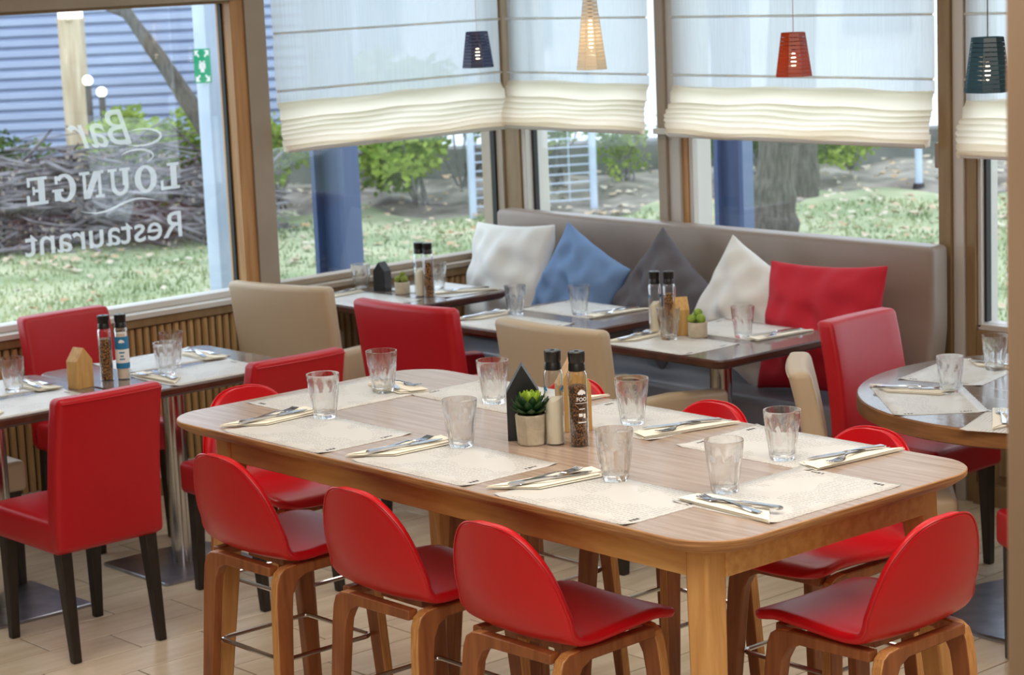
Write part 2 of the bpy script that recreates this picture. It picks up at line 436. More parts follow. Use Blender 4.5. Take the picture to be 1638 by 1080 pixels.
# lettering (reads from outside, so mirrored here)
def letters_on_glass(name, geo, y0, z0):
    mb = MB()
    for v, f in geo:
        mb.add([(-7.9449, y0-p[0], z0+p[1]) for p in v], f)
    return mb.build(name, LETTER, w1, 0)
def rect(x0, x1, y0, y1): return ([(x0, y0), (x1, y0), (x1, y1), (x0, y1)], [(0, 1, 2, 3)])
def ring(cx, cy, rx, ry, ix, iy, a0, a1, n=20):
    v = []; f = []
    for k in range(n+1):
        a = a0+(a1-a0)*k/n; v += [(cx+rx*math.cos(a), cy+ry*math.sin(a)), (cx+ix*math.cos(a), cy+iy*math.sin(a))]
    for k in range(n): f.append((2*k, 2*k+2, 2*k+3, 2*k+1))
    return (v, f)
SER = {
 'L': [rect(.10, .34, 0, 1), rect(0, .46, .89, 1), rect(0, .74, 0, .12), rect(.63, .74, .12, .36)],
 'O': [ring(.43, .5, .43, .52, .19, .40, 0, 2*PI)],
 'U': [rect(.08, .30, .35, 1), rect(.60, .74, .35, 1), rect(0, .40, .89, 1), rect(.50, .84, .89, 1), ring(.41, .36, .33, .38, .17, .24, PI, 2*PI)],
 'N': [rect(.10, .22, 0, 1), rect(.66, .78, 0, 1), ([(.10, 1), (.36, 1), (.78, 0), (.54, 0)], [(0, 3, 2, 1)]), rect(0, .34, 0, .11), rect(0, .2, .89, 1), rect(.52, .9, .89, 1)],
 'G': [ring(.42, .5, .42, .52, .19, .40, .22*PI, 1.85*PI), rect(.56, .80, .05, .46), rect(.46, .88, .38, .48), rect(.66, .76, .66, .96)],
 'E': [rect(.10, .34, 0, 1), rect(0, .72, .89, 1), rect(0, .76, 0, .12), rect(.2, .54, .45, .56), rect(.62, .72, .66, .9), rect(.65, .76, .1, .36), rect(.46, .54, .36, .66)]}
h = .112; xx = 0
for ch, adv in zip('LOUNGE', (.80, .93, .92, .95, .95, .8)):
    letters_on_glass('letter_' + ch.lower(), [([(p[0]*h*1.14+xx, p[1]*h) for p in v], f) for v, f in SER[ch]], 5.092, 1.288)
    xx += adv*h*1.14*1.09
v, f = text_geo('Restaurant', .158, offset=.0012); sx = .765/max(p[0] for p in v)
letters_on_glass('lettering_restaurant', [([(p[0]*sx, p[1]) for p in v], f)], 5.10, 1.083)
v, f = text_geo('Bar', .215, shear=.32, offset=.001); sx = .315/max(p[0] for p in v)
letters_on_glass('lettering_bar', [([(p[0]*sx, p[1]) for p in v], f)], 4.885, 1.497)
def swash(pts, wd): 
    v = []; f = []
    for i, p in enumerate(pts):
        a = Vector(pts[max(0, i-1)]); b = Vector(pts[min(len(pts)-1, i+1)]); t = (b-a).normalized(); nn = Vector((-t.y, t.x))*wd*math.sin(PI*(i+.4)/(len(pts)-.2))
        v += [tuple(Vector(p)+nn), tuple(Vector(p)-nn)]
    for i in range(len(pts)-1): f.append((2*i, 2*i+2, 2*i+3, 2*i+1))
    return (v, f)
letters_on_glass('swash', [swash([(-.03+.10*math.cos(a), .02+.035*math.sin(a)) for a in [PI*.3+1.5*PI*k/12 for k in range(13)]], .006)], 4.885, 1.50)
letters_on_glass('swash', [swash([(.14+.08*math.cos(a), .03*math.sin(a)) for a in [PI*.1+1.2*PI*k/12 for k in range(13)]], .005)], 5.03, 1.44)
letters_on_glass('swash', [swash([(x*.01, .02*math.sin(x*.16)) for x in range(0, 40, 2)], .005)], 4.98, 1.245)

# window 2 (left wall, beside the corner)
w2 = window(2)
bx('bottom_rail', TAUPE, -7.99, -7.905, 5.529, 6.87, .795, .822, w2)
bx('jamb', SEAL, -7.965, -7.93, 6.862, 6.874, .82, 2.74, w2)
bx('pane', PANE, -7.952, -7.946, 5.529, 6.865, .82, 2.74, w2, 0)
# corner post
struct(bx('trim_4', TAUPE, -8.04, -7.885, 6.872, 7.04, 0, 2.75))
struct(bx('trim_5', BROWNF, -7.89, -7.775, 6.885, 7.04, 0, 2.75))
struct(bx('trim_6', LIGHTF, -7.775, -7.745, 6.895, 7.04, .8, 2.75))
# right wall (behind the bench)
struct(bx('wall_back', TAUPE, -7.75, -5.30, 6.89, 7.04, 0, .80))
w3 = window(3)
bx('seal', SEAL, -7.745, -7.733, 6.935, 6.965, .8, 2.74, w3)
bx('pane', PANE, -7.735, -6.855, 6.947, 6.953, .8, 2.74, w3, 0)
struct(bx('trim_7', TAUPE, -6.856, -6.803, 6.885, 7.04, .8, 2.75))
struct(bx('trim_8', LIGHTF, -6.803, -6.736, 6.90, 7.04, .8, 2.75))
struct(bx('trim_9', JAMB, -6.736, -6.70, 6.915, 7.04, .8, 2.75))
struct(bx('trim_10', LIGHTF, -6.70, -6.678, 6.92, 7.04, .8, 2.75))
tag(MB().softbox(.088, .03, .026, .004, (-6.81, 6.870, 1.417), n=2).build('wall_bracket', SILLM), 'small white bracket on the window post between two blinds', 'bracket')
w4 = window(4)
bx('pane', PANE, -6.68, -5.304, 6.947, 6.953, .8, 2.74, w4, 0)
bx('handle', TAUPE, -5.352, -5.306, 6.905, 6.945, 1.315, 1.415, w4, .006)
struct(bx('trim_11', BROWNF, -5.306, -5.247, 6.87, 7.04, 0, 2.75))
struct(bx('trim_12', LIGHTF, -5.247, -5.196, 6.885, 7.04, 0, 2.75))
struct(bx('trim_13', BROWNF, -5.196, -5.150, 6.895, 7.04, 0, 2.75))
w5 = window(5)
bx('jamb', LIGHTF, -5.150, -5.134, 6.91, 7.02, .70, 2.74, w5)
bx('seal', SEAL, -5.134, -5.124, 6.93, 6.965, .72, 2.74, w5)
bx('bottom_rail', LIGHTF, -5.150, -3.9, 6.91, 7.02, .69, .714, w5)
bx('pane', PANE, -5.126, -3.9, 6.947, 6.953, .714, 2.74, w5, 0)
wr = struct(bx('wall_back_panel', BROWNF, -5.150, -3.9, 6.90, 7.04, 0, .69))
bx('panel', BROWNF, -5.04, -4.0, 6.885, 6.90, .12, .60, wr, .006)
bx('skirting_board', BROWNF, -5.15, -3.9, 6.87, 6.90, 0, .085, wr)
struct(bx('wall_back_end', WALLP, -3.9, 3.0, 6.90, 7.04, 0, 2.75))
# free-standing column at the right of the view
struct(MB().softbox(.24, .24, 2.75, .012, (-1.426, 2.243, 1.375), seg=3, n=2).build('trim_14', COLM))

# ------------------------------------------------------------------ roman blinds
def blind(name, width, z_bot, loc, rz, label):
    """local: width along +x from 0, room side at -y, heights in z"""
    root = empty(name, loc, rz); tag(root, label, 'blind', 'roman blinds on the windows')
    z1 = z_bot+.205
    pr = [(0.0, 2.72)]
    for zc in (1.915, 1.666):
        if zc > z1+.03: pr += [(0.0, zc+.006), (-.014, zc+.002), (-.014, zc-.003), (0.0, zc-.007)]
    pr += [(0.0, z1)]
    def waves(t, y): return y - .004*math.sin(t*17+y*30)
    nx = 24
    mb = MB()
    def fn(i, j):
        k = round(j*(len(pr)-1)); y, z = pr[k]; t = i
        return (t*width, waves(t, y), z)
    mb.grid(fn, nx, len(pr)-1)
    mb.build('sheer_panel', SHEER, root, 60)
    for zc in (1.915, 1.666):
        MB().tube([(0.0, -.010, zc), (width, -.010, zc)], .0032, 6).build('batten', FOLDS, root)
    # stacked folds: overlapping loops, each a little lower and further into the room
    fo = [(-.004, z1+.012)]
    steps = [(z1-.010, -.018), (z1-.062, -.030), (z1-.085, -.036), (z1-.108, -.042), (z1-.130, -.046), (z1-.152, -.050), (z1-.178, -.053)]
    for k, (zs, d) in enumerate(steps):        # each fold hangs a little lower and further into the room
        zn = steps[k+1][0] if k+1 < len(steps) else z_bot+.006
        fo += [(d+.004, zs), (d-.004, zs-.006), (d-.005, zn+.008), (d-.001, zn+.001)]
    fo += [(-.050, z_bot), (-.034, z_bot+.004), (-.024, z_bot+.05)]
    nf = 5
    rnd = random.Random(len(label))
    ph = [rnd.uniform(0, 6) for _ in range(4)]
    mb = MB()
    def fn2(i, j):
        k = round(j*(len(fo)-1)); y, z = fo[k]; x = i*width
        e = .014*(1-min(1, 8*i, 8*(1-i)))*math.sin(PI*min(1, k/len(fo)))
        return (x + (-e if i < .5 else e)*(1.0 if k % 4 else .6), y + .005*math.sin(x*9+ph[0]+k*.3), z + .004*math.sin(x*5+ph[1]+k*.2)+.003*math.sin(x*14+ph[2]))
    mb.grid(fn2, 28, len(fo)-1)
    mb.build('fold_stack', FOLDS, root, 60)
    d = -.050
    MB().softbox(width-.02, .010, .018, .004, (width/2, d-.002, z_bot+.004), n=2).build('bottom_bar', LIGHTF, root)
    return root
# on the left wall the room side is +x: local -y -> +x, local +x -> world -y or +y
blind('roman_blind', 1.30, 1.405, (-7.858, 5.558, 0), PI/2, 'sheer white roman blind on the window left of the room corner')
blind('roman_blind', .925, 1.41, (-7.80, 6.862, 0), 0, 'narrow sheer roman blind just right of the room corner')
blind('roman_blind', 1.41, 1.405, (-6.724, 6.862, 0), 0, 'wide sheer roman blind behind the orange red pendant lamp')
blind('roman_blind', 1.10, 1.375, (-5.172, 6.872, 0), 0, 'sheer roman blind at far right behind the teal pendant lamp')

# ------------------------------------------------------------------ bar stools
def stool_profile(s):
    """side profile of the moulded shell, s in 0..1 from seat front to back top -> (y, z)"""
    pts = [(.205, .668), (.198, .684), (.17, .695), (.09, .694), (0.0, .688), (-.07, .685), (-.125, .694), (-.165, .722), (-.188, .768), (-.199, .825), (-.208, .895), (-.217, .960)]
    k = s*(len(pts)-1); i = min(int(k), len(pts)-2); t = k-i
    def cr(a, b, c, d, t): return .5*((2*b)+(-a+c)*t+(2*a-5*b+4*c-d)*t*t+(-a+3*b-3*c+d)*t*t*t)
    g = lambda n: pts[max(0, min(len(pts)-1, n))]
    return cr(g(i-1)[0], g(i)[0], g(i+1)[0], g(i+2)[0], t), cr(g(i-1)[1], g(i)[1], g(i+1)[1], g(i+2)[1], t)
def stool_half(s):
    W = .190
    if s < .24: q = 1-s/.24; return W*(.965-.40*q**3)
    if s < .62: return W*(.965+.035*min(1, (s-.24)/.3))
    q = (s-.62)/.38; return W*math.sqrt(max(0.0, 1-.985*q**2.9))
def stool_pt(s, t):
    y, z = stool_profile(s); w = stool_half(s); x = w*t
    back = max(0, min(1, (s-.5)/.2))
    y += back*.045*(t*t)*(w/.19)**2
    z += (1-back)*.012*t*t*(1 if s > .2 else .4)
    return (x, y, z)
def make_stool():
    r = empty('bar_stool'); tag(r, '', 'stool', 'red shell bar stools around the high table')
    mb = MB().grid(lambda i, j: stool_pt(1-(1-i)**1.45, -1+2*j), 44, 14)
    sh = mb.build('seat_shell', RED, r, 80)
    m = sh.modifiers.new('thick', 'SOLIDIFY'); m.thickness = .026; m.offset = 0
    m = sh.modifiers.new('soft', 'SUBSURF'); m.levels = 1; m.render_levels = 1
    # stitched seam round the rim of the back
    ss = [1-(1-k/40)**1.8 for k in range(15, 41)]; path = [stool_pt(s, -1) for s in ss] + [stool_pt(1, -1+2*k/4) for k in range(1, 4)] + [stool_pt(s, 1) for s in ss[::-1]]
    MB().tube([(p[0]*1.004, p[1]-.010, p[2]+.001) for p in path], .0028, 6).build('seam', RED, sh)
    # four bent-ply legs set as a pinwheel: each leg bends over into the rail of the next side
    q = [(.135, .652), (-.10, .652), (-.135, .649), (-.155, .637), (-.165, .612), (-.171, .56), (-.203, 0.0), (-.170, 0.0), (-.121, .54), (-.115, .58), (-.098, .610), (-.070, .624), (.135, .628)]
    n = len(q); v = []
    for dv in (0, .030):
        v += [(u_, -.166+dv-(.652-z_)*.050, z_*1.032) for u_, z_ in q]
    f = [tuple(range(n)), tuple(range(2*n-1, n-1, -1))] + [(i, n+i, n+(i+1) % n, (i+1) % n) for i in range(n)]
    mb = MB().add(v, [g[::-1] for g in f]); mb.m = [0, 0] + [1 if 1 <= i <= 5 else 0 for i in range(n)]
    lm = mb.mesh('leg', [WALNUT, PLYEDGE], 35)
    for k in range(4):
        o = bpy.data.objects.new('leg', lm); COL.objects.link(o); o.parent = r; o.rotation_euler = (0, 0, k*PI/2)
        bv = o.modifiers.new('bevel', 'BEVEL'); bv.width = .004; bv.segments = 2; bv.limit_method = 'ANGLE'; bv.angle_limit = math.radians(40)
    MB().prism([(-.08, -.08, .650), (.08, -.08, .650), (.08, .09, .650), (-.08, .09, .650)], (0, 0, .026)).build('seat_plate', WALNUT, r, 30)
    a, b, z, rr = .145, .133, .42, .02
    ring_ = rrect(-a, a, -b-.012, b+.012, rr, z, 4)
    MB().tube(ring_, .0065, 8, closed=True).build('foot_ring', STEEL, r)
    return r
STOOL = Kind(make_stool())
SG = 'red shell bar stools around the high table'
STOOL.put((-4.69, 3.275, 0), 0, 'red bar stool at front left of the high table, nearest the left chair', SG)
STOOL.put((-4.115, 3.275, 0), 0, 'red bar stool in the middle of the three front stools', SG)
STOOL.put((-3.615, 3.275, 0), 0, 'red bar stool third from left along the front, near the table corner leg', SG)
STOOL.put((-3.10, 3.75, 0), PI/2, 'red bar stool at the right end of the high table, seen from behind', SG)
STOOL.put((-5.20, 3.64, 0), -PI/2, 'red bar stool at the left end of the high table, half hidden', SG)
STOOL.put((-4.67, 4.12, 0), PI, 'red bar stool behind the salt and pepper bottles of the high table', SG)
STOOL.put((-4.115, 4.12, 0), PI, 'red bar stool at the middle of the far side of the high table', SG)
STOOL.put((-3.56, 4.12, 0), PI, 'red bar stool at the far right of the high table before the round table', SG)

# ------------------------------------------------------------------ high table
def make_high_table():
    r = empty('high_table', (-4.03, 3.593, 0)); tag(r, 'long oak counter-height table with rounded corners in the foreground', 'table')
    a, b = 1.04, .464
    rings = [rrect(-a+.03, a-.03, -b+.03, b-.03, .10, .966, 8), rrect(-a+.002, a-.002, -b+.002, b-.002, .13, .984, 8), rrect(-a, a, -b, b, .13, .988, 8), rrect(-a, a, -b, b, .13, .998, 8), rrect(-a+.002, a-.002, -b+.002, b-.002, .129, 1.0, 8)]
    mb = MB().loft(rings, 1); mb.m[-1] = 0
    mb.build('tabletop', [OAKTOP, TOPEDGE], r, 30)
    for s in (-1, 1):
        MB().box(-.82, .89, s*(b-.095)-.012, s*(b-.095)+.012, .893, .966).build('apron', OAK, r, 30, .003)
        MB().box(s*(a-.10)-.012, s*(a-.10)+.012, -b+.13, b-.13, .893, .966).build('apron', OAK, r, 30, .003)
    for sx in (-1, 1):
        for sy in (-1, 1):
            def sq(cx, cy, w, z): return [(cx-w, cy-w, z), (cx+w, cy-w, z), (cx+w, cy+w, z), (cx-w, cy+w, z)]
            lx = -.85 if sx < 0 else .915; MB().loft([sq(lx+sx*.075, sy*(b-.035), .025, 0), sq(lx, sy*(b-.105), .031, .89), sq(lx, sy*(b-.107), .031, .966)]).build('leg', OAKL, r, 30, .006)
make_high_table()

# ------------------------------------------------------------------ dining chairs
def make_dining(mt, name='dining_chair', lab=''):
    r = empty(name); tag(r, lab, 'chair')
    MB().softbox(.40, .44, .115, .022, (0, .005, .418), n=6, fn=lambda p: (p.x, p.y, p.z + (.012*(1-(p.x/.20)**2)*(1-(p.y/.22)**2) if p.z > .44 else 0))).build('seat', mt, r, 70)
    def lean(p):
        t = max(0, (p.z-.45)/.44)
        return (p.x*(1-.03*t), p.y - .045*t*t - .02*t - .012*(1-(p.x/.21)**2)*t, p.z)
    MB().softbox(.40, .072, .515, .02, (0, -.195, .627), n=8, fn=lean).build('backrest', mt, r, 70)
    MB().tube([lean(Vector((x*.0190, -.2315, .868))) for x in range(-10, 11)], .0025, 6).build('seam', mt, r)
    for sx in (-1, 1):
        for sy in (-1, 1):
            def sq(cx, cy, w, z): return [(cx-w, cy-w, z), (cx+w, cy-w, z), (cx+w, cy+w, z), (cx-w, cy+w, z)]
            MB().loft([sq(sx*.162, sy*.188 - (.03 if sy < 0 else 0), .015, 0), sq(sx*.160, sy*.18, .023, .37)]).build('leg', BLACKLEG, r, 30, .004)
    return r
DR = Kind(make_dining(REDC)); DB = Kind(make_dining(BEIGE))
DG = 'red upholstered dining chairs with dark legs'
DR.put((-6.335, 3.565, 0), PI/2, 'tall red dining chair in the left foreground with its back to us', DG)
DR.put((-6.335, 4.315, 0), PI/2, 'red dining chair behind the left end stool of the high table', DG)
DR.put((-7.425, 4.335, 0), -PI/2, 'red dining chair by the slatted wall, facing us across the left table', DG)
DR.put((-4.775, 6.05, 0), -PI/2+.04, 'red dining chair at the round table, in front of the red cushion', DG)
DR.put((-3.662, 5.446, 0), 1.05, 'red dining chair cut off by the column at right edge', DG)
DB.put((-7.26, 3.575, 0), -PI/2, 'beige chair at far left, only its seat showing under the table', 'beige dining chairs')
DB.put((-4.40, 5.40, 0), -PI/2+.72, 'beige dining chair seen edge-on beside the round table', 'beige dining chairs')

# ------------------------------------------------------------------ tub armchairs at the banquette
def make_armchair(mt):
    r = empty('armchair'); tag(r, '', 'armchair')
    def bend(p):
        t = max(0, (p.z-.40)/.50)
        return (p.x*(1+.02*t), p.y + .42*p.x*p.x - .07*t, p.z)
    MB().softbox(.535, .075, .62, .024, (0, -.295, .592), n=8, fn=bend).build('backrest', mt, r, 70)
    MB().softbox(.43, .52, .13, .03, (0, -.01, .40), n=5, fn=lambda p: (p.x, p.y, p.z+(.014*(1-(p.x/.23)**2) if p.z > .42 else 0))).build('seat', mt, r, 70)
    for s in (-1, 1):
        MB().softbox(.068, .58, .38, .026, (s*.240, .02, .43), n=4, fn=lambda p: (p.x, p.y, p.z - .03*max(0, p.y)/.3)).build('arm', mt, r, 70)
        for sy in (-1, 1):
            def sq(cx, cy, w, z): return [(cx-w, cy-w, z), (cx+w, cy-w, z), (cx+w, cy+w, z), (cx-w, cy+w, z)]
            MB().loft([sq(s*.25, sy*.26, .016, 0), sq(s*.245, sy*.25, .023, .25)]).build('leg', BLACKLEG, r, 30, .003)
    return r
AB = Kind(make_armchair(BEIGE)); AR = Kind(make_armchair(REDC))
AB.put((-7.51, 5.55, 0), .22, 'beige armchair against the window post, at the corner table', 'armchairs facing the bench')
AR.put((-6.60, 5.53, 0), .08, 'red armchair between the two beige armchairs', 'armchairs facing the bench')
AB.put((-5.745, 5.53, 0), .02, 'beige armchair directly behind the black wooden house of the high table', 'armchairs facing the bench')

# ------------------------------------------------------------------ low tables
def low_table(x0, x1, y0, y1, label):
    r = empty('pedestal_table', ((x0+x1)/2, (y0+y1)/2, 0)); tag(r, label, 'table', 'square pedestal tables')
    a, b = (x1-x0)/2, (y1-y0)/2
    rings = [rrect(-a+.012, a-.012, -b+.012, b-.012, .04, .716, 5), rrect(-a, a, -b, b, .045, .726, 5), rrect(-a, a, -b, b, .045, .744, 5), rrect(-a+.005, a-.005, -b+.005, b-.005, .042, .75, 5)]
    mb = MB().loft(rings, 1); mb.m[-1] = 0
    mb.build('tabletop', [DARKTOP, DARKEDGE], r, 30)
    MB().lathe([(.042, .012), (.042, .70)], 28).build('column', STEEL, r)
    MB().box(-.16, .16, -.16, .16, .700, .716).build('mounting_plate', PLATE, r, 30, .002)
    MB().loft([rrect(-.22, .22, -.22, .22, .015, 0, 3), rrect(-.22, .22, -.22, .22, .015, .009, 3), rrect(-.217, .217, -.217, .217, .013, .012, 3)]).build('base_plate', PLATE, r, 30)
low_table(-7.20, -6.53, 3.20, 3.925, 'pedestal table at the left edge behind the tall red chair')
low_table(-7.20, -6.53, 3.935, 4.675, 'pedestal table by the slatted wall with the blue labelled bottle')
low_table(-7.835, -7.22, 5.59, 6.30, 'corner pedestal table with the small black house')
low_table(-6.82, -6.16, 5.55, 6.27, 'middle pedestal table before the blue cushion')
low_table(-5.95, -5.29, 5.60, 6.29, 'pedestal table with the wooden block and cactus before the white cushion')
def round_table():
    r = empty('round_table', (-4.05, 5.90, 0)); tag(r, 'round wooden table with grey top at the right edge', 'table')
    R = .67
    mb = MB().lathe([(R-.01, .694), (R, .70), (R, .744), (R-.004, .75)], 72, 1); mb.m[-1] = 0
    mb.build('tabletop', [DARKTOP, ROUNDEDGE], r, 30)
    MB().lathe([(.05, .014), (.05, .68)], 32).build('column', STEEL, r)
    MB().box(-.2, .2, -.2, .2, .68, .694).build('mounting_plate', PLATE, r, 30, .002)
    MB().lathe([(.40, 0), (.40, .008), (.39, .014), (.05, .016)], 64).build('base_plate', PLATE, r, 30)
round_table()

# ------------------------------------------------------------------ banquette and cushions
def bench():
    r = empty('banquette_bench', (-6.52, 6.5, 0)); tag(r, 'long upholstered banquette with taupe back under the windows', 'bench')
    x0, x1 = -7.80+6.52, -5.235+6.52; L = x1-x0; cx = (x0+x1)/2
    MB().softbox(L, .11, .66, .025, (cx, .29, .70), n=8, fn=lambda p: (p.x, p.y - .05*max(0, (.70-p.z))/.3, p.z)).build('backrest', TAUPE_V, r, 70)
    MB().softbox(L-.02, .56, .13, .03, (cx, .03, .395), n=8).build('seat', SEATV, r, 70)
    MB().box(x0+.03, x1-.03, -.23, .30, .06, .33).build('base', SEATV, r, 30, .004)
    MB().box(x0+.05, x1-.05, -.20, .28, 0, .06).build('plinth', BLACKP, r, 30)
bench()
def cushion(mt, loc, w, h, roll, tilt, yaw, label, seed, th=.15):
    rnd = random.Random(seed); ph = [rnd.uniform(0, 6.28) for _ in range(8)]
    n = 26
    def P(u, v, s):
        a, b = -1+2*u, -1+2*v
        # pulled-in edges, pointed corners
        ex = 1-.10*(1-b*b)**1.0*abs(a)**3; 
        px = a*w/2*(1-.07*(1-b*b)*a*a); pz = b*h/2*(1-.07*(1-a*a)*b*b)
        t = (max(0, 1-a*a)**.55)*(max(0, 1-b*b)**.55)
        t += .12*t*(math.sin(5*a+3*b+ph[0])+.7*math.sin(7*b-4*a+ph[1])+.5*math.sin(11*a+ph[2])*math.sin(9*b+ph[3]))
        wr = (.012*math.sin(9*a+6*b+ph[4])*math.sin(4*a-7*b+ph[5]) + .010*abs(math.sin(3.2*a+4.1*b+ph[6]+1.2*math.sin(3*b)))**3*math.sin(6*a-2*b+ph[7]) - .007*abs(math.sin(5*b-2.5*a+ph[2]+math.sin(4*a)))**4)*max(0, 1-a**6)*max(0, 1-b**6)
        return (px, s*th/2*t + wr, pz)
    mb = MB()
    mb.grid(lambda i, j: P(i, j, -1), n, n); mb.grid(lambda i, j: P(j, i, 1), n, n)
    o = mb.build('cushion', mt, None, 0)
    bm = bmesh.new(); bm.from_mesh(o.data); bmesh.ops.remove_doubles(bm, verts=bm.verts, dist=.0006); bm.to_mesh(o.data); bm.free()
    o.data.polygons.foreach_set('use_smooth', [True]*len(o.data.polygons))
    m = o.modifiers.new('s', 'SUBSURF'); m.levels = 1; m.render_levels = 1
    o.location = loc
    o.rotation_euler = (Matrix.Rotation(yaw, 3, 'Z') @ Matrix.Rotation(tilt, 3, 'X') @ Matrix.Rotation(roll, 3, 'Y')).to_euler()
    tag(o, label, 'cushion', 'scatter cushions along the banquette')
T0 = -.24
cushion(CWHITE, (-7.49, 6.53, .745), .62, .54, -.05, T0, -.10, 'white cushion at the corner end of the bench', 1, .20)
cushion(CBLUE, (-6.99, 6.50, .745), .47, .46, .42, T0, .04, 'light blue cushion balanced on its corner', 2, .16)
cushion(CGREY, (-6.49, 6.52, .745), .46, .45, .62, T0, .02, 'charcoal grey cushion balanced on its corner', 3, .15)
cushion(CWHITE, (-5.995, 6.49, .742), .48, .48, .44, T0, .06, 'white cushion tilted against the red one', 4, .18)
cushion(REDF, (-5.555, 6.45, .722), .61, .53, -.04, T0, .0, 'red cushion at the right end of the bench', 5, .17)

# ------------------------------------------------------------------ pendant lamps
def pendant(loc, rb, rt, h, mt, cord, label, rows, extra=None, lit=(255, 214, 150)):
    r = empty('pendant_lamp', loc); tag(r, label, 'lamp', 'pendant lamps over the banquette tables')
    ns = 8; off = PI/8
    def ringp(z, k=0.0): 
        t = z/h; R = rb+(rt-rb)*t - k
        return [(R*math.cos(2*PI*i/ns+off), R*math.sin(2*PI*i/ns+off), z) for i in range(ns)]
    gap = .2; dz = h/rows
    for k in range(rows):
        z0, z1 = k*dz, (k+1-gap)*dz if k < rows-1 else h
        MB().loft([ringp(z0, .0015), ringp(z0), ringp(z1), ringp(z1, .0015), ringp(z0, .0015)], caps=False).build('shade_slat', mt, r, 0)
    for i in range(ns):
        a = 2*PI*i/ns+off
        MB().tube([((rb-.001)*math.cos(a), (rb-.001)*math.sin(a), 0), ((rt-.001)*math.cos(a), (rt-.001)*math.sin(a), h)], .0013, 4).build('shade_rib', mt, r)
    MB().tube([(0, 0, h*.62), (0, 0, 2.75-loc[2])], cord[1], 6).build('cord', cord[0], r)
    MB().lathe([(.006, h*.55), (.009, h*.56), (.009, h*.74), (.004, h*.78)], 12).build('socket', BLACKP, r)
    e = mat('lamp_bulb_glow', (255, 240, 210), .5, emit=(255, 232, 190), estr=7.0)
    MB().lathe([(.001, h*.20), (.007, h*.24), (.0095, h*.36), (.006, h*.50), (.005, h*.55)], 12).build('bulb', e, r)
    tr = MB().lathe([(rt-.002, h-.002), (rt*.3, h-.001), (rt*.28, h+.001), (rt, h+.001)], 8, caps=False); tr.build('shade_top_ring', mt, r)
    l = bpy.data.lights.new('bulb_light', 'POINT'); l.energy = .05; l.color = (1, .88, .7); l.shadow_soft_size = .01
    lo = bpy.data.objects.new('bulb_light', l); COL.objects.link(lo); lo.parent = r; lo.location = (0, 0, h*.1)
def b_shade(c, tcol, f):
    def fn(nt):
        d = N(nt, 'ShaderNodeBsdfDiffuse', Color=lin(c)); t = N(nt, 'ShaderNodeBsdfTranslucent', Color=lin(tcol)); g = N(nt, 'ShaderNodeBsdfGlossy', Roughness=.2)
        return mix(nt, .06, mix(nt, f, d.outputs[0], t.outputs[0]), g.outputs[0])
    return fn
SHB = mat_mix('navy_shade', b_shade((34, 44, 92), (50, 60, 110), .3))
SHO = mat_mix('orange_red_shade', b_shade((176, 66, 24), (214, 96, 36), .35))
SHT = mat_mix('teal_shade', b_shade((58, 92, 110), (90, 130, 144), .35))
SHI = mat_mix('ivory_shade', b_shade((226, 216, 200), (250, 236, 208), .45))
CORDW = mat('pale_cord', (190, 190, 192), .6); CORDR = mat('rose_cord', (170, 130, 132), .6); CORDK = mat('twisted_grey_cord', (110, 104, 108), .6)
pendant((-6.884, 5.887, 1.759), .068, .047, .145, SHB, (CORDW, .0012), 'navy blue slatted pendant lamp left of the room corner', 11)
pendant((-6.354, 6.027, 1.747), .064, .018, .36, SHI, (CORDW, .0012), 'tall ivory slatted pendant lamp in front of the narrow blind', 24)
pendant((-5.353, 6.091, 1.728), .0695, .046, .158, SHO, (CORDR, .0014), 'orange red slatted pendant lamp above the bench', 11)
pendant((-4.39, 5.95, 1.698), .079, .054, .178, SHT, (CORDK, .0022), 'dark teal slatted pendant lamp above the round table', 12)

# ------------------------------------------------------------------ tableware prototypes
def make_tumbler():
    n = 54; prof_o = [(.0295, 0), (.0308, .003), (.0312, .010), (.0395, .070), (.0405, .076), (.0412, .080), (.0432, .100), (.0448, .117), (.0444, .1195)]
    prof_i = [(.0425, .1195), (.0420, .115), (.0402, .098), (.0385, .080), (.0365, .070), (.0300, .016), (.020, .0125), (.001, .012)]
    rings = []
    for k, (r, z) in enumerate(prof_o):
        fac = 1.0 if .008 < z < .077 else 0.0
        ring_ = []
        for i in range(n):
            a = 2*PI*i/n; w9 = 2*PI/9; d = (a % w9) - w9/2
            rr = r*(1 + fac*(math.cos(w9/2)/math.cos(d)*1.035 - 1))
            ring_.append((rr*math.cos(a), rr*math.sin(a), z))
        rings.append(ring_)
    for r, z in prof_i: rings.append([(r*math.cos(2*PI*i/n), r*math.sin(2*PI*i/n), z) for i in range(n)])
    o = MB().loft(rings).build('tumbler', TUMBLER, None, 24)
    return tag(o, '', 'glass', 'clear fluted tumblers on the tables')
TUMB = Kind(make_tumbler())
def make_placemat():
    mb = MB(); n = 16
    def fn(i, j):
        x = -.215+.43*i; y = -.148+.296*j
        sc = .0012*math.sin(i*PI*26) if j in (0, 1) else 0
        c = max(0, (abs(2*i-1)-.86)/.14)*max(0, (abs(2*j-1)-.8)/.2)
        return (x, y+sc, .0004+.004*c*c)
    mb.grid(fn, 52, 8)
    o = mb.build('placemat', MAT_PAPER, None, 60)
    m = o.modifiers.new('t', 'SOLIDIFY'); m.thickness = .0005; m.offset = 1
    tag(o, '', 'placemat', 'printed paper placemats')
    rnd = random.Random(5)
    for x0, cnt in ((-.115, 3), (.06, 4)):        # small dark printed marks along one end of the sheet
        mb = MB()
        for k in range(cnt):
            w_ = rnd.uniform(.004, .008); mb.box(.188, .188+rnd.uniform(.006, .011), x0+k*.010, x0+k*.010+w_, .0010, .0012)
        mb.build('printed_mark', INK, o, 0)
    return o
PMAT = Kind(make_placemat())
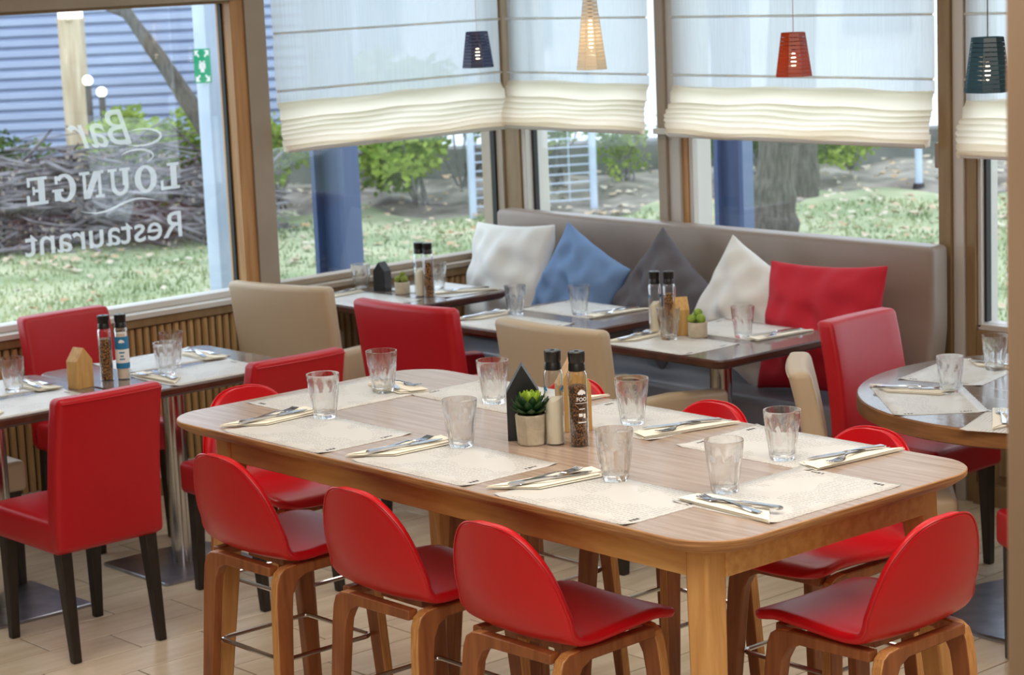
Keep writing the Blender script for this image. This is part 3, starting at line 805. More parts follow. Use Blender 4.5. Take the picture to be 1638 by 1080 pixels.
def make_napkin():
    mb = MB()
    # three overlapping folded layers with a raised loose edge
    def layer(poly, z, lift):
        mb.loft([[(x, y, z+lift*max(0, x)/.05) for x, y in poly], [(x, y, z+.0011+lift*max(0, x)/.05) for x, y in poly]])
    layer([(-.045, -.145), (.050, -.06), (.058, .12), (-.02, .148)], .0012, .001)
    layer([(-.045, -.145), (.046, -.062), (.050, .115), (-.022, .142)], .0036, .002)
    layer([(-.043, -.142), (.030, -.02), (.030, .135), (-.024, .146)], .0066, .001)
    o = mb.build('napkin', NAPKIN, None, 20)
    return tag(o, '', 'napkin', 'folded cream paper napkins')
NAPK = Kind(make_napkin())
def make_fork():
    mb = MB()
    def strip(pts):   # pts: (y, halfwidth, z)
        mb.loft([[(-w, y, z), (w, y, z), (w*.8, y, z+.0022), (-w*.8, y, z+.0022)] for y, w, z in pts])
    strip([(-.098, .0075, .001), (-.092, .0105, .0012), (-.07, .0095, .002), (-.02, .0045, .005), (.02, .0030, .007), (.035, .0045, .005), (.045, .0110, .0025), (.056, .0125, .001)])
    for k in range(4):
        x = -.0102+k*.0068
        mb.loft([[(x-.0019, y, z), (x+.0019, y, z), (x+.0016, y, z+.002), (x-.0016, y, z+.002)] for y, z in ((.054, .001), (.07, .001), (.085, .0025), (.098, .005))])
    return tag(mb.build('fork', CUTLERY, None, 40), '', 'fork', 'steel forks on napkins')
FORK = Kind(make_fork())
def make_knife():
    mb = MB()
    mb.loft([[(-w, y, z), (w, y, z), (w, y, z+h_), (-w, y, z+h_)] for y, w, z, h_ in ((-.108, .0055, 0, .004), (-.10, .0085, 0, .006), (-.05, .0065, .0005, .006), (-.005, .0045, .001, .005), (.004, .0050, .001, .004), (.01, .0085, .001, .0022), (.06, .0095, .001, .0016), (.095, .0075, .001, .0014), (.112, .0015, .001, .0012))])
    return tag(mb.build('knife', CUTLERY, None, 40), '', 'knife', 'steel knives on napkins')
KNIFE = Kind(make_knife())

def setting(z, place, mat_=None, nap=None, glass=None, cross=.22):
    """mat: (x,y,rot) ; nap: (x,y,rot of its long axis from +y) ; glass: (x,y)"""
    if mat_: PMAT.put((mat_[0], mat_[1], z), mat_[2], 'printed paper placemat ' + place, 'printed paper placemats')
    if nap:
        zz = z + (.001 if mat_ else 0); x, y, a = nap
        NAPK.put((x, y, zz), a, 'folded cream napkin ' + place, 'folded cream paper napkins')
        c, s = math.cos(a), math.sin(a)
        def L(u, v): return (x+u*c-v*s, y+u*s+v*c)
        fx = L(-.006, .005); kx = L(.014, -.004)
        FORK.put((fx[0], fx[1], zz+.0090), a+cross*.35, 'steel fork ' + place, 'steel forks on napkins')
        KNIFE.put((kx[0], kx[1], zz+.0105), a-cross*.6, 'steel knife ' + place, 'steel knives on napkins')
    if glass: TUMB.put((glass[0], glass[1], z+(.0012 if mat_ else .0002)), random.uniform(0, .6), 'clear fluted tumbler ' + place, 'clear fluted tumblers on the tables')
HT = ' of the long wooden table'
setting(1.0, 'at the left front place'+HT, (-4.553, 3.287, 0), (-4.785, 3.305, .12), (-4.691, 3.415))
setting(1.0, 'at the middle front place'+HT, (-4.005, 3.292, 0), (-4.215, 3.30, .0), (-4.126, 3.418))
setting(1.0, 'at the right front place'+HT, (-3.468, 3.285, 0), (-3.675, 3.30, -.1), (-3.566, 3.412))
setting(1.0, 'at the right end place'+HT, (-3.172, 3.56, PI/2), (-3.172, 3.385, PI/2), (-3.293, 3.488), -.3)
setting(1.0, 'at the right back place'+HT, (-3.49, 3.90, PI), (-3.282, 3.91, PI), (-3.403, 3.806), .45)
setting(1.0, 'at the middle back place'+HT, (-4.005, 3.90, PI), (-3.815, 3.90, PI-.15), (-3.972, 3.868), .45)
setting(1.0, 'at the left back place'+HT, (-4.53, 3.90, PI), (-4.315, 3.93, PI), (-4.465, 3.822))
setting(1.0, 'at the left end place'+HT, (-4.885, 3.61, -PI/2), (-4.885, 3.805, -PI/2-.1), (-4.835, 3.728), .5)
# left tables
setting(.75, 'at the wall side of the left edge table', (-7.04, 3.62, -PI/2), (-6.985, 3.80, -PI/2+.1), (-6.954, 3.705), .4)
setting(.75, 'at the near side of the left edge table', (-6.69, 3.62, PI/2), (-6.69, 3.44, PI/2), None, .4)
setting(.75, 'at the near side of the table by the slatted wall', (-6.69, 4.33, PI/2), (-6.72, 4.165, PI/2+.1), (-6.758, 4.221), .5)
setting(.75, 'at the wall side of the table by the slatted wall', (-7.04, 4.38, -PI/2), (-7.0, 4.53, -PI/2), (-6.935, 4.36), .5)
# banquette tables
CT = ' of the corner table by the window'
setting(.75, 'at the armchair side'+CT, (-7.55, 5.75, 0), (-7.775, 5.765, .2), (-7.785, 5.91))
setting(.75, 'at the bench side'+CT, (-7.50, 6.14, PI), (-7.36, 6.16, PI-.4), (-7.515, 6.13), .5)
MT = ' of the middle table before the blue cushion'
setting(.75, 'at the armchair side'+MT, (-6.54, 5.71, 0), (-6.765, 5.75, .05), (-6.70, 5.875))
setting(.75, 'at the bench side'+MT, (-6.56, 6.115, PI), (-6.365, 6.13, PI), (-6.47, 6.02), .5)
KT = ' of the table with the green cacti'
setting(.75, 'at the armchair side'+KT, (-5.69, 5.755, 0), (-5.885, 5.765, .15), (-5.765, 5.82))
setting(.75, 'at the bench side'+KT, (-5.69, 6.12, PI), (-5.475, 6.12, PI), (-5.56, 6.01), .5)
# round table
setting(.75, 'at the near left of the round table', (-4.293, 5.503, -.72), (-4.44, 5.585, -1.15), (-4.315, 5.641), -.15)
setting(.75, 'at the far side of the round table', (-4.49, 5.955, -1.35), (-4.455, 6.10, -1.4), (-4.427, 6.034), .2)
setting(.75, 'at the right of the round table beside the column', (-3.80, 5.42, .35), (-3.93, 5.40, .70), (-4.165, 5.83), .1)

# ------------------------------------------------------------------ condiments and ornaments
def wrap(v, R, z0, a0): return [((R*math.cos(a0+p[0]/R)), (R*math.sin(a0+p[0]/R)), z0+p[1]) for p in v]
def bottle(loc, kind, label, facing):
    r = empty('spice_bottle', loc, facing); tag(r, label, 'bottle', 'salt and pepper bottles')
    R = .0245
    MB().lathe([(R-.003, 0), (R, .003), (R, .178), (R-.002, .185), (.019, .191), (.019, .196)], 28).build('bottle_body', BOTTLE, r, 40)
    MB().lathe([(.0205, .190), (.0215, .192), (.0205, .207), (.0195, .209), (.0195, .211), (.0205, .213), (.0215, .236), (.0195, .2385), (.006, .2385), (.006, .236)], 24).build('cap', CAPB, r, 30)
    if kind == 'salt':
        n = 20; rr = R-.0028
        ring0 = [(rr*math.cos(2*PI*i/n), rr*math.sin(2*PI*i/n), .004) for i in range(n)]
        ring1 = [(rr*math.cos(2*PI*i/n), rr*math.sin(2*PI*i/n), .112+.010*math.sin(2*PI*i/n)) for i in range(n)]
        ring2 = [(.3*rr*math.cos(2*PI*i/n), .3*rr*math.sin(2*PI*i/n), .121) for i in range(n)]
        MB().loft([ring0, ring1, ring2]).build('salt_fill', SALT, r, 50)
        for a in (-1.15, 1.0):
            v, f = [], []
            for (cx, cy, q) in ((-.004, 0, .004), (.002, .004, .005), (.006, 0, .004), (.001, -.006, .003)):
                o = len(v); v += [(cx+q*math.cos(2*PI*i/8), cy+q*math.sin(2*PI*i/8)) for i in range(8)]; f.append(tuple(range(o, o+8)))
            MB().add(wrap(v, R+.0004, .142, a), f).build('print_mark', BLUEL, r, 0)
    elif kind == 'labelled':
        MB().lathe([(R-.0028, .004), (R-.0028, .17), (.002, .171)], 20).build('salt_fill', CREAML, r)
        MB().lathe([(R+.0003, .112), (R+.0006, .112), (R+.0006, .158), (R+.0003, .158)], 28, caps=False).build('label_band', BLUEL, r)
        MB().lathe([(R+.0003, .042), (R+.0006, .042), (R+.0006, .062), (R+.0003, .062)], 28, caps=False).build('label_band', BLUEL, r)
        MB().lathe([(R+.0002, .062), (R+.0004, .062), (R+.0004, .112), (R+.0002, .112)], 28, caps=False).build('label_paper', WHITEP, r)
        for z0, w_ in ((.098, .020), (.085, .012), (.074, .020)):
            v = [(-w_/2+w_*i/6, y) for i in range(7) for y in (0, .005)]; f = [(2*i, 2*i+2, 2*i+3, 2*i+1) for i in range(6)]
            MB().add(wrap(v, R+.0008, z0, 0), f).build('label_line', BLUEL, r, 0)
    else:
        pm = PEPPER if kind == 'pepper' else PEPPERM
        MB().lathe([(R-.0028, .004), (R-.0028, .150), (R*.6, .154), (.002, .155)], 20).build('pepper_fill', pm, r)
    if kind in ('pepper', 'labelled'):
        v, f = [], []
        zc = .137 if kind == 'pepper' else .140
        for (cx, cy, q) in ((-.006, 0, .0045), (-.001, .003, .006), (.005, .002, .0045), (.009, -.001, .003), (.001, -.001, .004)):
            o = len(v); v += [(cx+q*math.cos(2*PI*i/10), cy+q*math.sin(2*PI*i/10)) for i in range(10)]; f.append(tuple(range(o, o+10)))
        MB().add(wrap(v, R+.0009, zc, 0), f).build('print_cloud', WHITEP, r, 0)
        if kind == 'pepper':
            v, f = text_geo('FOO', .013, offset=.0003, align='CENTER'); MB().add(wrap(v, R+.0009, .117, 0), f).build('print_text', WHITEP, r, 0)
            for w_, h_, zz in ((.010, .008, .078), (.006, .011, .074), (.022, .003, .062), (.016, .002, .096)):
                o_ = .006 if w_ == .006 else -.004 if w_ == .010 else 0
                v = [(o_-w_/2+w_*i/4, y) for i in range(5) for y in (0, h_)]; f = [(2*i, 2*i+2, 2*i+3, 2*i+1) for i in range(4)]
                MB().add(wrap(v, R+.0009, zz, 0), f).build('print_block', WHITEP, r, 0)
            v = [(-.017+.034*i/8, y) for i in range(9) for y in (0, .0012)]; f = [(2*i, 2*i+2, 2*i+3, 2*i+1) for i in range(8)]
            MB().add(wrap(v, R+.0009, .111, 0), f).build('print_line', WHITEP, r, 0)
    return r
CAMA = -.70   # direction (angle) from the tables towards the viewer
bottle((-3.955, 3.582, 1.0), 'salt', 'salt bottle with black cap beside the succulent pot', CAMA)
bottle((-3.895, 3.607, 1.0), 'pepper', 'black pepper bottle with white print on the high table', CAMA+.35)
bottle((-6.857, 4.031, .75), 'mixed', 'bottle of mixed peppercorns beside the blue labelled bottle', CAMA)
bottle((-6.826, 4.082, .75), 'labelled', 'salt bottle with blue and white label on the left table', CAMA+.1)
bottle((-7.424, 5.959, .75), 'salt', 'salt bottle on the corner table', CAMA)
bottle((-7.379, 5.972, .75), 'mixed', 'peppercorn bottle on the corner table beside the salt', CAMA)
bottle((-5.915, 5.90, .75), 'salt', 'salt bottle on the table with the green cacti', CAMA)
bottle((-5.868, 5.932, .75), 'mixed', 'peppercorn bottle on the table with the green cacti', CAMA)

def house(loc, w, d, h, eave, rz, mt, label, group):
    mb = MB().prism([(-w/2, -d/2, 0), (w/2, -d/2, 0), (w/2, -d/2, eave), (0, -d/2, h), (-w/2, -d/2, eave)], (0, d, 0))
    o = mb.build('house_block', mt, None, 20, .0015); o.location = loc; o.rotation_euler = (0, 0, rz)
    return tag(o, label, 'ornament', group)
HG = 'small house-shaped wooden blocks'
house((-4.068, 3.578, 1.0), .082, .055, .193, .122, PI/4+.06, BLACKP, 'tall black house-shaped block on the high table', HG)
house((-4.04, 3.725, 1.0), .082, .055, .193, .122, PI/4+.3, PINE, 'natural wood house-shaped block behind the salt bottle', HG)
house((-6.811, 3.895, .75), .075, .055, .146, .10, PI/2+.2, PINE, 'natural wood house-shaped block on the left table', HG)
house((-7.70, 5.965, .75), .062, .055, .132, .092, .30, BLACKP, 'small black house-shaped block on the corner table', HG)
house((-5.80, 5.925, .75), .075, .05, .146, .10, -.6, PINE, 'natural wood block beside the green cactus pot', HG)

def succulent():
    r = empty('potted_succulent', (-4.005, 3.548, 1.0)); tag(r, 'bright green succulent in a faceted concrete pot', 'plant')
    n = 10
    def rg(R, z): return [(R*math.cos(2*PI*i/n+.2), R*math.sin(2*PI*i/n+.2), z) for i in range(n)]
    MB().loft([rg(.034, 0), rg(.0365, .004), rg(.0405, .074), rg(.039, .078), rg(.035, .078), rg(.034, .066)]).build('pot', CONCRETE, r, 15, .0015)
    MB().lathe([(.034, .064), (.034, .068)], 16).build('soil', SOIL, r)
    leafs = []
    for ring_, (cnt, L, el, z, mt) in enumerate(((9, .056, .15, .076, SUCC), (9, .060, .40, .080, SUCC), (8, .056, .62, .084, SUCC), (8, .052, .80, .088, SUCC2), (6, .046, 1.0, .092, SUCC2), (4, .036, 1.3, .095, SUCC2))):
        for k in range(cnt):
            a = 2*PI*k/cnt + ring_*.5; mb = MB(); prof = [(0, .003), (.3, .0085), (.6, .0115), (.85, .008), (1, .0006)]
            rings = []
            for t, wd in prof:
                e = el + .25*t*t; rr = L*t*math.cos(e); zz = z + L*t*math.sin(e)
                up = Vector((-math.sin(e), 0, math.cos(e)))
                rings.append([(rr+up.x*b, q, zz+up.z*b) for q, b in ((-wd, .001), (0, -.0022), (wd, .001), (0, .0008))])
            mb.loft(rings, mx=Matrix.Rotation(a, 4, 'Z')).build('leaf', mt, r, 60)
succulent()
def cactus(loc, label, col, scale=1.0):
    r = empty('potted_cactus', loc); tag(r, label, 'plant', 'small potted cacti')
    s = scale
    MB().lathe([(.030*s, 0), (.033*s, .003), (.034*s, .052*s), (.033*s, .054*s), (.029*s, .054*s), (.028*s, .046*s)], 28).build('pot', CONCRETE, r, 30)
    MB().lathe([(.028*s, .044*s), (.028*s, .048*s)], 16).build('soil', SOIL, r)
    for (x, y, z, q) in ((-.004, .008, .083, .0155), (-.014, -.012, .064, .016), (.016, .0, .066, .0165)):
        n, m_ = 20, 10; rings = []
        for j in range(1, m_):
            th = PI*j/m_; rings.append([(x*s+q*s*math.sin(th)*(1+.06*math.cos(10*2*PI*i/n))*math.cos(2*PI*i/n), y*s+q*s*math.sin(th)*(1+.06*math.cos(10*2*PI*i/n))*math.sin(2*PI*i/n), z*s-q*s*1.05*math.cos(th)) for i in range(n)])
        MB().loft(rings).build('cactus_ball', col, r, 60)
cactus((-7.554, 5.962, .75), 'small cactus in a pale pot on the corner table', CACT)
cactus((-5.705, 5.915, .75), 'three-ball green cactus in a pale concrete pot before the white cushion', mat('cactus_bright_green', (150, 176, 70), .7, col2=(120, 150, 52), scale=60, bump=.6, bscale=150), 1.1)

# ------------------------------------------------------------------ garden outside
GZ = -.10
LAWN = mat('lawn_grass', (128, 142, 106), .95, col2=(172, 174, 142), scale=1.1, lo=.38, hi=.66, detail=8, bump=.4, bscale=30)
EARTH = mat('leaf_litter_earth', (98, 92, 84), .95, col2=(160, 152, 142), scale=2.2, lo=.4, hi=.7, detail=8, bump=.5, bscale=12)
BARK = mat('grey_bark', (96, 90, 84), .9, col2=(62, 58, 54), scale=6, stretch=(6, 6, 1), bump=.8, bscale=18, bstretch=(3, 3, .6))
TWIG = mat('dry_branches', (142, 138, 144), .9, col2=(70, 62, 64), scale=5)
NAVY = mat('navy_steel_column', (62, 80, 122), .45)
GALV = mat('galvanised_post', (186, 198, 218), .45, col2=(170, 184, 206), scale=3)
SHUT = mat('blue_grey_cladding', (158, 170, 196), .5, col2=(148, 160, 188), scale=1.2)
PALEW = mat('pale_rendered_wall', (226, 228, 230), .8, col2=(214, 216, 220), scale=.8)
KERB = mat('dark_kerb_stone', (112, 112, 110), .9, col2=(92, 94, 90), scale=3)
GLOBE = mat('opal_globe', (250, 250, 250), .3, emit=(255, 252, 244), estr=1.3)
TIMBER = mat('weathered_timber', (206, 190, 164), .8, col2=(176, 156, 128), scale=3, stretch=(8, 8, .6))
GREEN = mat('sign_green', (30, 158, 112), .5)
LEAF1 = mat_mix('bush_leaves_bright', b_leaf((104, 132, 58), (168, 186, 92)))
LEAF2 = mat_mix('bush_leaves_dark', b_leaf((58, 82, 50), (126, 150, 80)))
FLEAF = mat('fallen_leaf', (190, 182, 166), .8, col2=(164, 134, 98), scale=2)

# right/forward directions of the view on the ground, used to lay out the garden rows
FW = Vector((-.7534, .6576, 0)); RT = Vector((.6576, .7534, 0))
def gp(d, s, z=GZ): p = FW*d+RT*s; return Vector((p.x, p.y, z))

mb = MB(); rl = random.Random(3)
def lawn_z(x, y): return GZ + .03*math.sin(x*1.3)*math.cos(y*.9) + .02*math.sin(x*3.1+y*2.2)
mb.grid(lambda i, j: (lambda p: (p.x, p.y, lawn_z(p.x, p.y)-(.03 if 0 else 0)))(gp(6+26*i, -16+34*j)), 60, 60)
lawn = struct(mb.build('lawn', LAWN, None, 0)); lawn.data.polygons.foreach_set('use_smooth', [True]*len(lawn.data.polygons))
# cut away everything that would lie under the room
bm = bmesh.new(); bm.from_mesh(lawn.data)
bmesh.ops.delete(bm, geom=[f for f in bm.faces if f.calc_center_median().x > -7.9 and f.calc_center_median().y < 7.0], context='FACES'); bm.to_mesh(lawn.data); bm.free()
# grass blades
mb = MB()
for k in range(26000):
    d = rl.uniform(9.5, 19.5); s = rl.uniform(-.27, .27)*d; p = gp(d, s)
    if p.x > -8.15 and p.y < 7.15: continue
    z = lawn_z(p.x, p.y); a = rl.uniform(0, 6.28); hgt = rl.uniform(.02, .055); q = Vector((math.cos(a), math.sin(a), 0))*.010; t = Vector((rl.uniform(-.02, .02), rl.uniform(-.02, .02), hgt))
    b = Vector((p.x, p.y, z-.004)); n0 = len(mb.v); mb.v += [tuple(b-q), tuple(b+q), tuple(b+t)]; mb.f.append((n0, n0+1, n0+2)); mb.m.append(0)
o = mb.build('grass_blades', mat_mix('grass_blade', b_leaf((112, 130, 90), (170, 178, 138))), None, 0); o['kind'] = 'stuff'; tag(o, 'short patchy grass of the garden outside the windows', 'grass')
# strip of bare earth and leaf litter behind the lawn
mb = MB().grid(lambda i, j: (lambda p: (p.x, p.y, GZ-.03+.15*i+.03*math.sin(PI*i)*(math.sin(j*60+i*9)+math.sin(j*131))))(gp(19.5+2.9*i+.5*math.sin(j*20)+.2*math.sin(j*57), -7+15*j)), 14, 120)
o = struct(mb.build('earth_bed', EARTH, None, 0)); o.data.polygons.foreach_set('use_smooth', [True]*len(o.data.polygons))
mb = MB()
for k in range(1500):
    d = rl.uniform(11, 22) if k % 2 else rl.uniform(17, 22); s = rl.uniform(-.26, .26)*d; p = gp(d, s)
    if p.x > -8.3 and p.y < 7.3: continue
    z = (lawn_z(p.x, p.y)+.035) if d < 19.6 else GZ+.04+.15*(d-19.6)/2.9
    r_ = rl.uniform(.02, .055); a = rl.uniform(0, 6); n0 = len(mb.v)
    for t in range(5): mb.v.append((p.x+r_*math.cos(a+t*1.256), p.y+r_*math.sin(a+t*1.256)*.8, z+rl.uniform(-.015, .02)))
    mb.f.append(tuple(range(n0, n0+5))); mb.m.append(0)
o = mb.build('fallen_leaves', FLEAF, None, 0); o['kind'] = 'stuff'; tag(o, 'pale fallen leaves scattered over the lawn', 'leaves')

def obox(name, m, d0, d1, s0, s1, z0, z1, parent=None, bevel=0):
    mb = MB(); q = [gp(d0, s0, z0), gp(d0, s1, z0), gp(d1, s1, z0), gp(d1, s0, z0)]
    return mb.prism([tuple(p) for p in q], (0, 0, z1-z0)).build(name, m, parent, 30, bevel)
struct(obox('garden_kerb', KERB, 22.3, 22.7, -8, 12, GZ, .30))
struct(obox('paved_yard', PALEW, 22.7, 30, -9, 14, GZ-.2, .29))
o = obox('low_white_wall', PALEW, 25.8, 26.1, -2.6, 12, .28, .95); tag(o, 'long low white wall beyond the garden', 'wall')
# pale building across the yard, seen through the sheer blinds
bd = empty('pale_building', gp(29.5, 2, 0)); tag(bd, 'pale two-storey building behind the blinds across the yard', 'building')
def part_box(name, m, d0, d1, s0, s1, z0, z1, parent):
    o = obox(name, m, d0, d1, s0, s1, z0, z1); o.parent = parent; o.matrix_parent_inverse = parent.matrix_world.inverted() if False else Matrix.Translation(-parent.location); return o
part_box('wall', PALEW, 29.5, 30, -3.0, 14, .2, 7.5, bd)
WGL = mat('dark_window_glass', (120, 134, 152), .2)
for s0 in (-2.2, -.2, 2.2, 4.6, 7.0):
    f = part_box('window', WGL, 29.42, 29.5, s0, s0+.9, 1.0, 3.2, bd)
# shutter-clad shed on the left: each horizontal board is its own piece
sh = empty('cladding_shed', gp(22.4, -4.2, 0)); tag(sh, 'shed with blue-grey horizontal cladding seen through the lettered window', 'building')
part_box('shed_wall', SHUT, 22.4, 24.5, -9.0, -1.55, GZ, 4.4, sh)
b0 = gp(22.4, -9.0, 0); 
sl = MB()
q = [(0, .0, 0), (0, -.05, .018), (0, -.05, .07), (0, 0, .098)]
sl.prism([tuple(RT*0+FW*(p[1])+Vector((0, 0, p[2]))) for p in q], RT*3.55); slm = sl.mesh('board', SHUT, 0)
sl = MB(); sl.prism([tuple(FW*(p[1])+Vector((0, 0, p[2]))) for p in q], RT*3.70); slm2 = sl.mesh('board', SHUT, 0)
z = .45
while z < 4.2:
    for (s0, m_) in ((-9.0, slm), (-5.25, slm2)):
        o = bpy.data.objects.new('board', m_); COL.objects.link(o); o.parent = sh
        p = gp(22.4, s0, z); o.location = p-sh.location
    z += .105
part_box('corner_board', mat('dark_gap', (90, 96, 110), .7), 22.33, 22.4, -5.45, -5.25, GZ, 4.4, sh)

# timber post and globe lights
o = obox('timber_post', TIMBER, 20.9, 21.1, -4.16, -3.94, GZ, 1.80, None, .01); 
tag(o, 'pale timber post in front of the cladding shed', 'post')
def boxlamp():
    r = empty('post_light', gp(21.0, -4.05, 1.80)); tag(r, 'white box light on top of the timber post', 'light')
    MB().softbox(.18, .18, .13, .02, (0, 0, .065), n=2).build('diffuser', GLOBE, r); MB().box(-.1, .1, -.1, .1, -.02, 0).build('base', TIMBER, r)
boxlamp()
def globe(d, s, ztop, label):
    r = empty('globe_light', gp(d, s, GZ)); tag(r, label, 'light', 'globe lights on dark stakes')
    h_ = ztop-GZ
    MB().tube([(0, 0, 0), (0, 0, h_-.10)], .03, 10).build('stake', mat('dark_stake', (74, 70, 68), .6), r)
    MB().lathe([(.035, h_-.11), (.02, h_-.08)], 12).build('collar', BLACKP, r)
    MB().lathe([(.048*math.sin(PI*k/10)+.001, h_-.048-.048*math.cos(PI*k/10)) for k in range(11)], 16).build('globe', GLOBE, r)
globe(20.3, -3.80, 1.29, 'white globe light on a dark stake nearest the timber post')
globe(20.3, -3.68, 1.18, 'lower white globe light right of the other globe')

# steel post with the green assembly point sign
def steel_post():
    r = empty('steel_post', (-10.08, 6.71, GZ)); tag(r, 'tall pale galvanised post outside the lettered window', 'post')
    MB().softbox(.125, .125, 3.6, .012, (0, 0, 1.8), n=2).build('post_tube', GALV, r)
    MB().softbox(.22, .22, .02, .004, (0, 0, .01), n=2).build('foot_plate', GALV, r)
steel_post()
def sign():
    ax = Matrix((RT, Vector((0, 0, 1)), -FW)).transposed().to_4x4()
    ax.translation = Vector((-10.043, 6.631, 1.69))
    r = empty('assembly_sign'); r.matrix_world = ax; tag(r, 'green assembly point sign with white arrows on the galvanised post', 'sign')
    MB().box(-.045, .045, -.092, .092, 0, .004).build('panel', GREEN, r)
    for sx in (-1, 1):
        for sy in (-1, 1):
            mb = MB().prism([(sx*.038, sy*.084, .0042), (sx*.014, sy*.084, .0042), (sx*.038, sy*.052, .0042)], (0, 0, .001))
            mb.prism([(sx*.032, sy*.064, .0042), (sx*.018, sy*.046, .0042), (sx*.012, sy*.052, .0042), (sx*.024, sy*.072, .0042)], (0, 0, .001)); mb.build('arrow', WHITEP, r, 0)
    for x, y, s in ((-.010, .002, .8), (.010, .002, .8), (0, -.012, 1.0)):
        mb = MB(); c = [(x+.007*s*math.cos(2*PI*k/10), y+.026*s+.007*s*math.sin(2*PI*k/10), .0045) for k in range(10)]; mb.prism(c, (0, 0, .001))
        mb.prism([(x-.010*s, y-.022*s, .0045), (x+.010*s, y-.022*s, .0045), (x+.009*s, y+.016*s, .0045), (x-.009*s, y+.016*s, .0045)], (0, 0, .001)); mb.build('figure', WHITEP, r, 0)
sign()
# navy columns just outside
def navy(loc, w_, label):
    r = empty('navy_column', (loc[0], loc[1], GZ)); tag(r, label, 'column', 'navy steel columns outside the windows'); r.rotation_euler = (0, 0, .35)
    MB().box(-w_/2, w_/2, -.012, .012, 0, 3.4).build('web', NAVY, r)
    for s in (-1, 1):
        MB().box(s*w_/2-.012, s*w_/2+.012, -w_/2, w_/2, 0, 3.4).build('flange', NAVY, r)
    MB().box(-w_*.6, w_*.6, -w_*.6, w_*.6, 0, .02).build('foot_plate', NAVY, r)
navy((-9.285, 6.916), .17, 'navy steel column outside the window left of the corner')
navy((-8.322, 8.949), .15, 'navy steel column outside the wide window behind the bench')

# trees
def tree(name, loc, pts, label, boughs=()):
    r = empty(name, loc); tag(r, label, 'tree')
    def rough(path, n=10):
        out = []; rad = []
        for (a, ra), (b, rb) in zip(path[:-1], path[1:]):
            for k in range(n):
                t = k/n; p = Vector(a).lerp(Vector(b), t); out.append(p+Vector((random.uniform(-.1, .1), random.uniform(-.1, .1), 0))*ra*.35); rad.append((ra+(rb-ra)*t)*random.uniform(.93, 1.07))
        out.append(Vector(path[-1][0])); rad.append(path[-1][1]); return out, rad
    p, q = rough(pts); MB().tube(p, q, 14).build('trunk', BARK, r, 80)
    for b in boughs:
        p, q = rough(b, 5); MB().tube(p, q, 10).build('branch', BARK, r, 80)
    return r
base = gp(16.9, -2.06)
br = [Vector((-14.356, 9.479, 1.015))-base, Vector((-14.60, 9.31, 1.46))-base, Vector((-14.859, 9.13, 1.92))-base]
tree('garden_tree', base, [((0, 0, 0), .19), ((.0, .0, .5), .15), ((.0, .0, 1.0), .135), ((.0, .0, 2.2), .125), ((.05, .05, 4.2), .10)], 'slim tree behind the galvanised post with a rising bough',
     [[((0, 0, .85), .085), (tuple(br[0]+Vector((0, 0, -.03))), .075), (tuple(br[1]), .06), (tuple(br[2]), .045), (tuple(br[2]+Vector((-.06, .0, .10))), .03)],
      [(tuple(br[2]+Vector((0, 0, -.03))), .035), (tuple(br[2]+RT*-.14+Vector((0, 0, .02))), .02)]])
tree('broad_tree', gp(17.6, 2.12), [((0, 0, -.1), .24), ((.03, .03, .4), .17), ((.10, .12, 1.2), .155), ((.2, .22, 4.0), .12)], 'thick grey tree trunk outside the wide window')
tree('rear_tree', gp(20.3, 2.75), [((0, 0, -.1), .17), ((.0, .0, 1.0), .15), ((.05, .05, 4.0), .11)], 'straight trunk just right of the thick tree trunk')
def stake():
    r = empty('boundary_stake', gp(20.4, 3.86)); tag(r, 'short pale metal stake at the right of the lawn', 'post')
    MB().lathe([(.035, 0), (.035, 1.1), (.02, 1.12)], 12).build('tube', GALV, r); MB().lathe([(.06, 0), (.05, .06)], 12).build('foot', BLACKP, r)
stake()
# mesh fence panel
def fence():
    r = empty('mesh_fence', gp(19.6, -.35)); tag(r, 'pale metal mesh fence panel beyond the room corner', 'fence')
    a = gp(19.6, -.30)-r.location; b = gp(19.9, .80)-r.location
    for p, w_ in ((a, .035), (b, .035)):
        MB().tube([(p.x, p.y, 0), (p.x, p.y, 1.35)], w_, 8).build('post', GALV, r)
    for k in range(16):
        z = .10+k*.08; MB().tube([(a.x, a.y, z), (b.x, b.y, z)], .007, 5).build('wire', GALV, r)
    for k in range(1, 5):
        p = a.lerp(b, k/5); MB().tube([(p.x, p.y, .08), (p.x, p.y, 1.32)], .005, 5).build('wire', GALV, r)
fence()

# bushes
def bush(name, loc, rx, rz, n, lm, label, seed, zoff=0.0, size=.05, stems=7):
    r = empty(name, loc); tag(r, label, 'bush', 'shrubs of the garden'); rn = random.Random(seed); mb = MB()
    blobs = [(Vector((rn.uniform(-.65, .65)*rx, rn.uniform(-.5, .5)*rx, rz*(rn.uniform(.35, .95)))), rn.uniform(.28, .5)*min(rx, rz)) for _ in range(9)]
    for k in range(n):
        c, q = blobs[k % 9]; u = Vector((rn.gauss(0, 1), rn.gauss(0, 1), rn.gauss(0, 1))).normalized()*q*rn.uniform(.55, 1.05); p = c+u
        if p.z < .02: continue
        d = Vector((rn.gauss(0, 1), rn.gauss(0, 1), rn.gauss(0, .6))).normalized(); e = d.orthogonal().normalized(); s = size*rn.uniform(.6, 1.3)
        n0 = len(mb.v); mb.v += [tuple(p), tuple(p+d*s*.5+e*s*.32), tuple(p+d*s), tuple(p+d*s*.5-e*s*.32)]; mb.f.append((n0, n0+1, n0+2, n0+3)); mb.m.append(0)
    mb.build('foliage', lm, r, 0)
    mb = MB()
    for k in range(stems):
        c, q = blobs[k % 9]; mb.tube([(rn.uniform(-.08, .08), rn.uniform(-.08, .08), 0), tuple(c*.5+Vector((rn.uniform(-.05, .05), 0, 0))), tuple(c)], [.014, .011, .006], 5)
    mb.build('stems', TWIG, r, 60)
